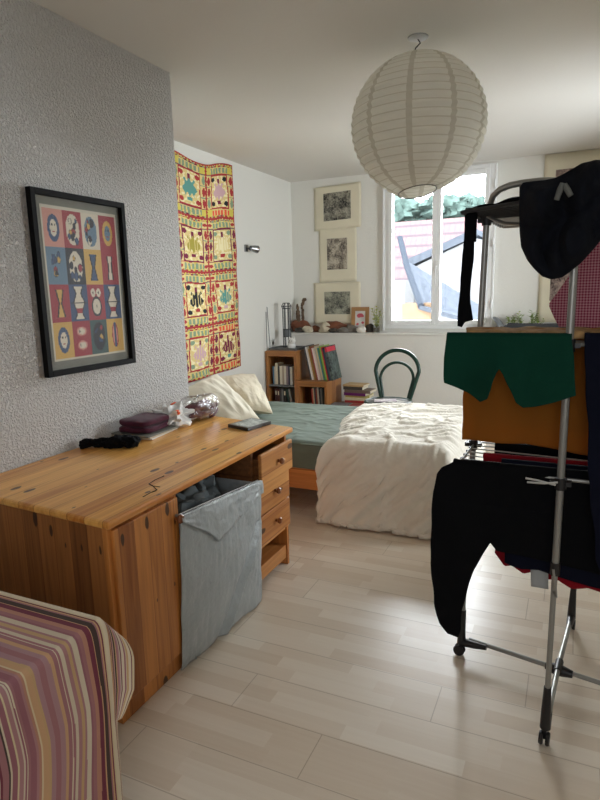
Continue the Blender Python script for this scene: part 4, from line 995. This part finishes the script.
def lcol(u, v):
    s = abs(((u*10+.32) % 1)-.5)
    if s > .5-.06/max(.45, math.sin(lerp(th0, th1, v))): return cs_
    if (v*nb) % 1 < .17: return cr_
    return cp
b = MB(); b.grid(360, nb*6, lan, colfn=lcol); part(b, 'paper_shade', m, L)
b = MB(); b.tube([lan(k/40, 1)+Vector((0, 0, -.002)) for k in range(41)], .003, 6, cap=False); part(b, 'bottom_ring', M['chrome'], L)
b = MB(); b.tube([lan(k/40, 0) for k in range(41)], .003, 6, cap=False); part(b, 'top_ring', M['chrome'], L)
b = MB(); b.tube([lan(0, 0), lc+Vector((0, 0, R0*.95)), lan(.5, 0)], .002, 6); part(b, 'wire_hanger', M['chrome'], L)
b = MB(); b.tube([lan(.0, 0), lan(.0, 1)], .002, 6); b.tube([lan(.5, 0), lan(.5, 1)], .002, 6); part(b, 'wire_spreader', M['chrome'], L)
b = MB(); b.lathe([(0, HC), (.052, HC), (.05, HC-.006), (.0, HC-.012)], (mt.x, mt.y, -.0), 28); part(b, 'ceiling_rose', M['tube'], L)
b = MB(); b.tube([(mt.x, mt.y, HC-.01), (mt.x+.012, mt.y, HC-.03), (mt.x-.012, mt.y, HC-.05), (mt.x-.02, mt.y, HC-.075), (lc.x-.01, lc.y, lc.z+R0*.9)], .0035, 8); part(b, 'cord', M['iron'], L)
b = MB(); b.tube([(lc.x-.01, lc.y, lc.z+R0*.92), (lc.x-.01, lc.y, lc.z+R0*.7)], .02, 12); b.blob((lc.x-.01, lc.y, lc.z+R0*.55), .035, .035, .05, 1, 0); part(b, 'bulb', M['white'], L)

# ------------------------------------------------------------------ table with the striped cloth in front
TX, TY, TZ_ = -.945, .925, .748
T = thing('dining_table', (-1.5, .4, 0), 'table hidden under the striped cloth in the lower corner', 'table')
boxpart('table_top', M['pine_h'], T, (-2.0, TX-.004, -.35, TY-.004, TZ_-.03, TZ_-.001))
for x in (-1.95, TX-.07):
    for y in (-.30, TY-.06): boxpart('leg', M['pine_v'], T, (x, x+.05, y, y+.05, 0, TZ_-.03))
stripes = [(142, 98, 102), (176, 140, 106), (190, 178, 156), (142, 98, 102), (166, 134, 98), (150, 110, 112), (184, 172, 152), (102, 46, 60), (172, 142, 104), (150, 116, 120), (186, 172, 140), (64, 50, 46), (182, 170, 152), (160, 116, 98), (132, 86, 94)]
rs = random.Random(21); seq = []; t = 0
while t < 1.6:
    w_ = rs.choice((.003, .004, .006, .009, .013)); c_ = rs.choice(stripes)
    if seq and seq[-1][1] == c_: continue
    seq.append((t, c_)); t += w_
def stripe(d):
    for s, c_ in reversed(seq):
        if d >= s: return srgb(*[min(235, k*1.14+4) for k in c_])
    return srgb(*seq[0][1])
BO = .15      # overhang beyond the far edge
def cloth(u, v):
    # u: path along x (top then the drop), v: path along y from the far hem towards the camera
    a = u*(.75+.62); d = v*1.25      # d=0 at far hem
    ax = max(0, a-.75); by = max(0, BO-d); y = TY-max(0, d-BO); x = TX-.75+min(a, .75)
    z = TZ_+.002; r = .02
    if ax > 0:
        k = min(1, ax/.06)
        x = TX-.006+.02*(1-math.exp(-ax/.02))+.010*k*math.sin(y*15+1)*min(1, ax/.25)*min(1, (TY-y+.02)/.1)-.004*min(1, ax/.5)+.010*nz3(y*9, ax*3, 2)*k; y += .02*math.sin(ax*9)*min(1, ax/.2)*min(1, (TY-y)/.1)
        z = TZ_+.002-(ax-.022*(1-math.exp(-ax/.022)))
        if by > 0:   # free strip beyond the far corner: flares out, then tucks back
            ph = pl([(0, -1.35), (.08, -.15), (.16, .25), (.26, .55), (.33, 1.9), (.45, 2.5), (.7, 2.6)], ax)
            fl = pl([(0, .35), (.08, .75), (.2, .9), (.3, .5), (.7, .5)], ax)
            x += by*fl*math.cos(ph)*.20*(1 if ax < .28 else .2); y += by*pl([(0, .3), (.1, .36), (.2, .3), (.28, .05), (.8, .03)], ax)
            z -= by*.45*(1-min(1, ax/.3))
    elif by > 0:
        k = min(1, by/.05); y = TY+.01*k+.01*nz3(x*8, by*4, 5)*k; z = TZ_+.002-by
    else:
        z += .0035*max(0, nz3(x*6, y*6, 1))
    return Vector((x, y, z))
b = MB(); b.grid(170, 640, cloth, colfn=lambda u, v: stripe(v*1.25+.003*nz3(u*2.5, v*2, 1)))
m_ = painted('striped_cotton', .85, .3)
o = b.build('tablecloth', m_, solid=.0022); tag(o, 'mauve tan and brown striped cloth draped over the table corner', 'tablecloth')

# ------------------------------------------------------------------ drying rack
W_, E_, S_, N_ = Vector((-.335, 2.26, 0)), Vector((.42, 2.11, 0)), Vector((-.010, 1.862, 0)), Vector((.062, 2.60, 0))
RK = thing('drying_rack', (.02, 2.28, 0), 'tall grey metal tower drying rack on castors loaded with laundry', 'drying rack')
Z1, Z2, Z3 = .885, 1.30, 1.712
tops = {'W': (Vector((-.342, 2.238, .06)), Vector((-.295, 2.24, Z3))), 'E': (Vector((.42, 2.11, .06)), Vector((.40, 2.20, Z3))), 'S': (Vector((-.012, 1.862, .06)), Vector((-.004, 1.862, Z3+.02))), 'N': (Vector((.062, 2.60, .06)), Vector((.08, 2.60, Z3)))}
for k, (a, c) in tops.items():
    b = MB(); m1 = a.lerp(c, .33)
    b.tube([a, m1], .0085, 12); b.tube([m1, c], .011, 12); pp = part(b, 'post', M['tube'], RK)
    b = MB(); b.tube([m1-Vector((0, 0, .02)), m1+Vector((0, 0, .02))], .0145, 12); part(b, 'collar', M['plastic'], pp)
    ctr = Vector((.019, 2.187, 0)); dv = (ctr-Vector((a.x, a.y, 0))).normalized()
    # plastic foot: sleeve up the post and toe along the base bar
    b = MB(); p0 = Vector((a.x, a.y, .055))
    b.tube([p0, p0+Vector((0, 0, .06)), a.lerp(c, .085)], [.017, .015, .0115], 12); b.tube([p0+Vector((0, 0, .004)), p0+dv*.05+Vector((0, 0, .005)), p0+dv*.10+Vector((0, 0, .01))], [.017, .014, .010], 12)
    part(b, 'foot_joint', M['plastic'], pp)
    b = MB(); ax = dv.cross(Vector((0, 0, 1)))
    for s in (-1, 1):
        Q = ax.to_track_quat('Z', 'Y').to_matrix(); b.lathe([(0, -.006), (.02, -.006), (.0225, 0), (.02, .006), (0, .006)], p0-dv*.008+ax*s*.010+Vector((0, 0, -.0325)), 20, mtx=Q)
    b.tube([p0-dv*.008-ax*.012+Vector((0, 0, -.0325)), p0-dv*.008+ax*.012+Vector((0, 0, -.0325))], .004, 8); b.tube([p0-dv*.004, p0-dv*.008+Vector((0, 0, -.0325))], .006, 8)
    part(b, 'castor', M['plastic'], pp)
zb = .062
b = MB(); b.tube([W_+Vector((.02, 0, zb)), E_+Vector((0, 0, zb))], .0085, 12); part(b, 'base_bar', M['tube'], RK)
b = MB(); b.tube([S_+Vector((0, .0, zb)), Vector((.019, 2.187, zb+.018)), N_+Vector((0, 0, zb))], .0095, 12); part(b, 'base_bar', M['tube'], RK)
b = MB(); dx = (E_-W_).normalized(); c = Vector((.019, 2.187, zb)); b.tube([c-dx*.045, c-dx*.015, c+dx*.015, c+dx*.05], [.012, .02, .02, .013], 12); dyv = (N_-S_).normalized(); b.tube([c-dyv*.035+Vector((0, 0, .014)), c+dyv*.035+Vector((0, 0, .014))], .0145, 12); part(b, 'hub_joint', M['plastic'], RK)
# hoops joining post tops
hp = [tops['W'][1], at(489.5, 206, 1, 2.23), at(493, 196, 1, 2.21), at(500, 189.5, 1, 2.17), at(510, 185.3, 1, 2.12), at(522, 183, 1, 2.07), at(540, 181, 1, 2.0), at(558, 181, 1, 1.93), at(570, 184, 1, 1.885), at(575.5, 190, 1, 1.866), tops['S'][1]]
b = MB(); b.tube(hp, .0105, 12); part(b, 'top_hoop', M['tube'], RK)
e0, n0 = tops['E'][1], tops['N'][1]
b = MB(); b.tube([e0, e0+Vector((-.01, .01, .07)), e0.lerp(n0, .2)+Vector((0, 0, .11)), e0.lerp(n0, .8)+Vector((0, 0, .11)), n0+Vector((.01, -.01, .07)), n0], .0105, 12); part(b, 'top_hoop', M['tube'], RK)
def wing(z, poly, nw, mt_=None):
    """a shelf wing: rim tube round the outline, wires parallel to its long side. poly: near-left, near-right, far-right, far-left"""
    P4 = [Vector((p[0], p[1], z+(p[2] if len(p) > 2 else 0))) for p in poly]
    b = MB(); b.tube(P4+[P4[0]], .006, 8)
    for k in range(1, nw+1):
        p = P4[0].lerp(P4[3], k/(nw+1)); b.box(p.x-.008, p.x+.004, p.y-.005, p.y+.005, z-.006, z+.006, mi=1)
    wp = part(b, 'shelf_frame', [mt_ or M['tube'], M['plastic']], RK)
    b = MB()
    for k in range(1, nw+1):
        t = k/(nw+1); b.tube([P4[0].lerp(P4[3], t), P4[1].lerp(P4[2], t)], .0026, 6)
    part(b, 'wires', mt_ or M['wire'], wp)
M['dark_tube'] = mat('dark_grey_tube', (52, 52, 54), .45, metal=.3)
wing(Z1, [(-.325, 1.93), (.40, 1.885), (.40, 2.30), (-.312, 2.385)], 8)
wing(Z1, [(-.312, 2.41), (.40, 2.34), (.40, 2.70), (-.29, 2.75)], 7)
wing(Z2, [(-.352, 1.885), (.40, 1.885), (.40, 2.24), (-.325, 2.26)], 8)
wing(Z2, [(-.31, 2.28), (.42, 2.27), (.42, 2.66), (-.285, 2.68)], 7)
wing(Z3, [(-.347, 2.04), (.35, 1.79, .03), (.42, 2.22), (-.315, 2.245)], 7, M['dark_tube'])
wing(Z3, [(-.30, 2.26), (.42, 2.25), (.42, 2.62), (-.28, 2.64)], 7)
for (p, z) in ((tops['S'], Z1), (tops['W'], Z1), (tops['W'], Z2), (tops['S'], Z2), (tops['W'], Z3-.01), (tops['N'], Z2), (tops['E'], Z2), (tops['N'], Z1)):
    q = p[0].lerp(p[1], (z-p[0].z)/(p[1].z-p[0].z)); b = MB(); b.tube([q-Vector((0, 0, .018)), q+Vector((0, 0, .018))], .0165, 12); b.box(q.x-.03, q.x+.03, q.y-.006, q.y+.02, q.z-.007, q.z+.007)
    part(b, 'clamp', M['plastic'], RK)
q = at(545, 482, 1, 1.845); b = MB(); b.tube([q+Vector((-.055, .0, .006)), q+Vector((-.02, -.004, .004)), q+Vector((.03, .0, -.006))], .003, 6); b.tube([q+Vector((-.05, 0, -.006)), q+Vector((.0, -.004, -.003)), q+Vector((.035, 0, .003))], .003, 6); part(b, 'spring_wire', M['wire'], RK)
b = MB(); b.tube([at(487, 216, 1, 2.22), at(495, 220, 1, 2.2), at(505, 223.5, 1, 2.18), at(522, 224.5, 1, 2.15), at(545, 221, 1, 2.1)], .006, 8); part(b, 'wing_stay', M['tube'], RK)
q = at(551, 590, 1, 1.85); b = MB(); b.tube([q+Vector((.003, 0, .07)), q+Vector((.012, 0, .01)), q+Vector((.016, 0, -.02)), q+Vector((.006, 0, -.005))], .0045, 6); part(b, 'release_hook', M['tube'], RK)

# ------------------------------------------------------------------ laundry
def hang(name, m, label, cat, y0, zt, left, right, length, back, amp=.01, fq=18, r=.013, seed=0, nu=90, nv=70, solid=.003, group='laundry on the drying rack', yend=None, slope=0):
    """cloth folded over a wire that runs along x. left/right: x by drop; length: drop of the near side by s; back: drop of the far side"""
    mb = MB()
    def fn(u, v):
        Lf = pl(length, u); arc = PI*r; tot = back+arc+Lf; d = v*tot
        if d < back: dd, yy = back-d, r
        elif d < back+arc:
            an = (d-back)/r; dd = -r*math.sin(an); yy = r*math.cos(an)
        else: dd, yy = d-back-arc, -r
        dp = max(0, dd); xl, xr = pl(left, dp), pl(right, dp)
        x = lerp(xl, xr, u); k = min(1, dp/.12)
        w = (math.sin(x*fq*2+2*nz3(x*4, dp*2, seed))*.5+nz3(x*fq, dp*3, seed+2))*amp*k+.006*nz3(x*8, dp*8, seed+5)*k
        z = zt-dd+slope*(u-.5)
        return Vector((x+.006*nz3(dp*10, seed, u*2)*k, lerp(y0, yend if yend else y0, u)+yy*(1+1.0*k)-w-(.012*k if yy < 0 else -.004), z))
    mb.grid(nu, nv, fn); o = mb.build(name, m, solid=solid); tag(o, label, cat, group); return o
def X(px, py, y): return at(px, py, 1, y).x
def Zp(px, py, y): return at(px, py, 1, y).z
# lower level: black trousers nearest the camera
yP = 1.925
hang('black_trousers', M['blackcloth'], 'wide black trousers on the lowest rack level with one leg hanging low', 'trousers', yP, Z1+.014,
     [(0, -.335), (.03, -.385), (.1, -.395), (.35, -.40), (.5, -.385), (.62, -.345)], [(0, .36), (.12, .38), (.24, .36)],
     [(0, .57), (.02, .60), (.07, .605), (.10, .57), (.19, .35), (.25, .245), (.28, .27), (.55, .285), (.7, .30), (1, .31)], .12, amp=.006, fq=9, seed=3, nu=140)
o = hang('red_top', M['redcloth'], 'crimson garment with scalloped hem behind the black trousers', 'clothes', 2.04, Z1+.012, [(0, -.255), (.3, -.20)], [(0, .38)], [(0, .33), (.06, .37), (.1, .362), (.16, .385), (.2, .378), (.28, .395), (.34, .388), (.42, .41), (.5, .40), (1, .46)], .2, amp=.007, seed=8)
g = MB(); a, c = at(531, 556, 1, 2.005), at(547, 584, 1, 2.005); g.grid(4, 8, lambda u, v: Vector((lerp(a.x, c.x, u)+.006*v, 1.968+.004*math.sin(v*3), lerp(a.z, c.z, v)))); t = g.build('care_label', M['tag'], None, solid=.001); t.parent = o; t['label'] = 'pale grey care label'
hang('navy_shirt', M['navycloth'], 'navy shirt on the lowest level just in front of the crimson one', 'clothes', 1.985, Z1+.012, [(0, -.19), (.3, -.165)], [(0, .38)], [(0, .33), (.1, .345), (.2, .34), (.4, .36), (1, .41)], .16, amp=.006, seed=12)
hang('black_shirt', M['blackcloth'], 'black shirt on the lowest level hanging farthest back', 'clothes', 2.20, Z1+.012, [(0, -.235)], [(0, .38)], [(0, .26), (1, .3)], .2, amp=.006, seed=14)
# middle level
hang('green_shorts', M['greencloth'], 'bottle green shorts hanging from the middle rack level', 'shorts', 1.862, Z2+.018,
     [(0, -.352), (.06, -.356), (.13, -.353), (.2, -.34)], [(0, .000), (.05, .008), (.15, .018)],
     [(0, .135), (.1, .152), (.2, .17), (.28, .19), (.34, .178), (.42, .105), (.45, .085), (.48, .10), (.56, .185), (.61, .20), (.7, .195), (.85, .178), (1, .155)], .06, amp=.024, fq=13, seed=21, nu=140, r=.016, yend=1.858)
m, nt, bb = new_mat('ochre_translucent')
tc = N(nt, 'ShaderNodeTexCoord'); nz = N(nt, 'ShaderNodeTexNoise', inp={'Scale': 160}); nt.links.new(tc.outputs['Object'], nz.inputs['Vector'])
bp = N(nt, 'ShaderNodeBump', inp={'Strength': .5, 'Distance': .002}); nt.links.new(nz.outputs['Fac'], bp.inputs['Height'])
bb.inputs['Base Color'].default_value = srgb(150, 94, 22); bb.inputs['Roughness'].default_value = .95; nt.links.new(bp.outputs[0], bb.inputs['Normal'])
tl_ = N(nt, 'ShaderNodeBsdfTranslucent'); tl_.inputs['Color'].default_value = srgb(210, 128, 20); mx = N(nt, 'ShaderNodeMixShader', inp={0: .32})
nt.links.new(bb.outputs[0], mx.inputs[1]); nt.links.new(tl_.outputs[0], mx.inputs[2]); nt.links.new(mx.outputs[0], nt.nodes['Material Output'].inputs['Surface'])
yO = 2.035
hang('ochre_towel', m, 'ochre yellow towel hanging behind the green shorts', 'towel', yO, Z2+.016, [(0, X(467, 345, yO)), (.2, X(465, 400, yO)), (.4, X(464.5, 440, yO))], [(0, .36)], [(0, Z2-Zp(465, 441, yO)), (.3, Z2-Zp(500, 443, yO)), (.75, Z2-Zp(600, 461, yO)), (1, .40)], .27, amp=.009, fq=12, seed=31, nu=110, r=.02)
b = MB()
def rug(u, v): 
    x = lerp(-.30-.03*v, .40, u); y = lerp(1.905, 2.08, v); e = 1 if v < .12 else .3; return Vector((x, y+.006*nz3(x*20, 1, v*3)*(1-v), Z2+.034-.012*u*(1-v)+.005*nz3(x*14, y*30, 2)+.004*math.sin(x*80)*e-.018*max(0, 1-v/.05)))
b.grid(150, 20, rug); o = b.build('cream_towel', M['browntowel'], solid=.008); tag(o, 'brown and cream towel laid flat over the middle rack wires', 'towel', 'laundry on the drying rack')
b = MB(); b.grid(60, 16, lambda u, v: Vector((lerp(-.24, .41, u), lerp(2.13, 2.62, v), Z2+.016+.012*abs(nz3(u*8, v*4, 6))))); o = b.build('black_leggings', M['blackcloth'], solid=.006); tag(o, 'black leggings lying flat on the far side of the middle level', 'leggings', 'laundry on the drying rack')
yN = 1.862
hang('navy_trousers', M['navycloth'], 'dark navy trousers hanging from the middle level at the picture edge', 'trousers', yN, Z2+.02, [(0, X(584, 345, yN)), (.45, X(590, 480, yN)), (.72, X(598, 590, yN))], [(0, .38)], [(0, .64), (.05, .70), (1, .72)], .2, amp=.008, fq=8, seed=41, r=.016)
# top level
yc = 2.085
hang('black_sock', M['blackcloth'], 'single black sock dangling from the top level in front of the window', 'sock', yc, Z3+.008, [(0, X(465.5, 212, yc)), (.12, X(465, 250, yc)), (.22, X(461.5, 290, yc)), (.36, X(459, 325, yc))], [(0, X(477, 212, yc)), (.08, X(476, 235, yc)), (.2, X(473, 290, yc)), (.3, X(472, 300, yc)), (.36, X(475, 322, yc))], [(0, Z3-Zp(460, 328, yc)), (.3, Z3-Zp(460, 329, yc)), (.5, Z3-Zp(467, 324, yc)), (1, Z3-Zp(477, 322, yc))], .1, amp=.004, fq=20, seed=51, r=.008, nu=24, solid=.004)
m, nt, bb = new_mat('red_gingham'); L = nt.links
tc = N(nt, 'ShaderNodeTexCoord'); sp_ = N(nt, 'ShaderNodeSeparateXYZ'); L.new(tc.outputs['Object'], sp_.inputs[0])
sx = mathn(nt, 'GREATER_THAN', mathn(nt, 'FRACT', mathn(nt, 'MULTIPLY', sp_.outputs[0], 105)), .5); sz_ = mathn(nt, 'GREATER_THAN', mathn(nt, 'FRACT', mathn(nt, 'MULTIPLY', sp_.outputs[2], 105)), .5)
r = N(nt, 'ShaderNodeValToRGB'); r.color_ramp.elements[0].color = srgb(232, 176, 186); r.color_ramp.elements[1].color = srgb(160, 40, 78); L.new(mathn(nt, 'MULTIPLY', mathn(nt, 'ADD', sx, sz_), .5), r.inputs['Fac']); L.new(r.outputs['Color'], bb.inputs['Base Color']); bb.inputs['Roughness'].default_value = .9
tl_ = N(nt, 'ShaderNodeBsdfTranslucent'); L.new(r.outputs['Color'], tl_.inputs['Color']); mx = N(nt, 'ShaderNodeMixShader', inp={0: .3}); L.new(bb.outputs[0], mx.inputs[1]); L.new(tl_.outputs[0], mx.inputs[2]); L.new(mx.outputs[0], nt.nodes['Material Output'].inputs['Surface'])
yg = 2.36; zt_ = Z3+.01
hang('gingham_shirt', m, 'red and white gingham shirt hanging from the top rack level', 'shirt', yg, zt_, [(0, X(590, 240, yg)), (zt_-Zp(570, 275, yg), X(570, 275, yg)), (zt_-Zp(549, 304, yg), X(549, 304, yg)), (zt_-Zp(566, 342, yg), X(566, 342, yg))], [(0, .40)], [(0, zt_-Zp(570, 344, yg)), (1, zt_-Zp(600, 346, yg)+.0)], .3, amp=.012, fq=12, seed=61)
# hooded sweatshirt slung over the hoop
b = MB(); yh = 1.835
outl = [(519.5, 187), (519, 210), (519.5, 232), (521, 247), (527, 260), (534, 269), (542, 276.5), (551, 279.5), (562, 277.5), (570, 272), (581, 263), (593, 250), (601, 240), (622, 226), (642, 205), (650, 184), (635, 168), (612, 161), (596, 160), (582, 163), (572, 169), (564, 173.5), (555, 178), (545, 180), (533, 181), (523, 182.5)]
cen = at(570, 215, 1, yh); bd = [at(x, y, 1, yh) for x, y in outl]
def hood(sgn):
    def fn(u, v):
        n = len(bd); t = (u % 1)*n; i = int(t) % n; p = bd[i].lerp(bd[(i+1) % n], t-int(t)); q = cen.lerp(p, v)
        dep = (1-v**2.6)**.55
        fold = .05*max(0, .35-abs(nz3(q.x*13+q.z*7, q.z*6-q.x*5, 3)))*2+.03*nz3(q.x*16, q.z*6, 5)+.008*nz3(q.x*40, q.z*30, 1)
        # open neck: a hollow between the two shoulders
        hx, hz = q.x-X(556, 222, yh), q.z-Zp(556, 222, yh); hol = math.exp(-((hx-.3*hz)/.028)**2-(hz/.10)**2)
        yy = yh+(-.085*dep+fold*dep*1.4+hol*.075 if sgn < 0 else .045*dep)
        return Vector((q.x, yy, q.z))
    return fn
b.grid(120, 40, hood(-1)); b.grid(120, 16, hood(1), flip=True)
HD = b.build('hooded_sweatshirt', M['hoodie']); tag(HD, 'dark navy hooded sweatshirt slung over the top hoop of the rack', 'sweatshirt', 'laundry on the drying rack')
M['cord'] = mat('grey_hoop_bit', (92, 94, 90), .7)  # grey bits on the garment stand in for the hoop inside the neck
for p in (((562.5, 183), (560, 190), (556.5, 200)), ((564.5, 184), (567.5, 190), (571, 196))):
    b = MB(); b.tube([at(x, y, 1, 1.752) for x, y in p], [.006, .008, .007], 8); t = part(b, 'hoop_bit', M['cord'], HD)
b = MB(); b.grid(50, 16, lambda u, v: Vector((lerp(-.325, .2, u), lerp(2.04-.16*u, 2.235, v), Z3+.006+.05*u*math.sin(PI*min(1, u*1.3))+.01*abs(nz3(u*6, v*4, 9))))); o = b.build('black_blouse', M['blackcloth'], solid=.008); tag(o, 'black blouse lying flat on the highest rack level behind the sweatshirt', 'clothes', 'laundry on the drying rack')

# ------------------------------------------------------------------ light
w = bpy.data.worlds.new('sky'); SC.world = w; w.use_nodes = True; nt = w.node_tree
bg = nt.nodes['Background']; bg.inputs['Color'].default_value = (.90, .96, 1.0, 1); bg.inputs['Strength'].default_value = 13
def area(name, loc, rot, sx, sy, e, col=(1, 1, 1), portal=False):
    l = bpy.data.lights.new(name, 'AREA'); l.shape = 'RECTANGLE'; l.size = sx; l.size_y = sy; l.energy = e; l.color = col
    if portal: l.cycles.is_portal = True
    o = bpy.data.objects.new(name, l); COL.objects.link(o); o.location = loc; o.rotation_euler = rot; return o
for n_, (x0, x1) in enumerate(((WX0, WX1),)):
    area('window_portal', ((x0+x1)/2, YB+.2, (WZ0+WZ1)/2), (-PI/2, 0, 0), x1-x0, WZ1-WZ0, 1, portal=True)
area('window_portal', (XR+.15, (RY0+RY1)/2, (RZ0+RZ1)/2), (0, PI/2, 0), RZ1-RZ0, RY1-RY0, 1, portal=True)
# weak fill light added at the camera end; no window is built there
area('rear_fill_light', (.3, YF+.05, 1.7), (PI/2, 0, 0), 1.2, 1.2, 6.5, (.95, .97, 1.0))
SC.view_settings.view_transform = 'Standard'; SC.view_settings.look = 'None'; SC.view_settings.gamma = 1; SC.view_settings.use_curve_mapping = False
SC.view_settings.exposure = 1.55
SC.cycles.use_denoising = True; SC.cycles.max_bounces = 10; SC.cycles.diffuse_bounces = 6; SC.cycles.transparent_max_bounces = 12; SC.cycles.sample_clamp_indirect = 6
SC.cycles.caustics_reflective = False; SC.cycles.caustics_refractive = False
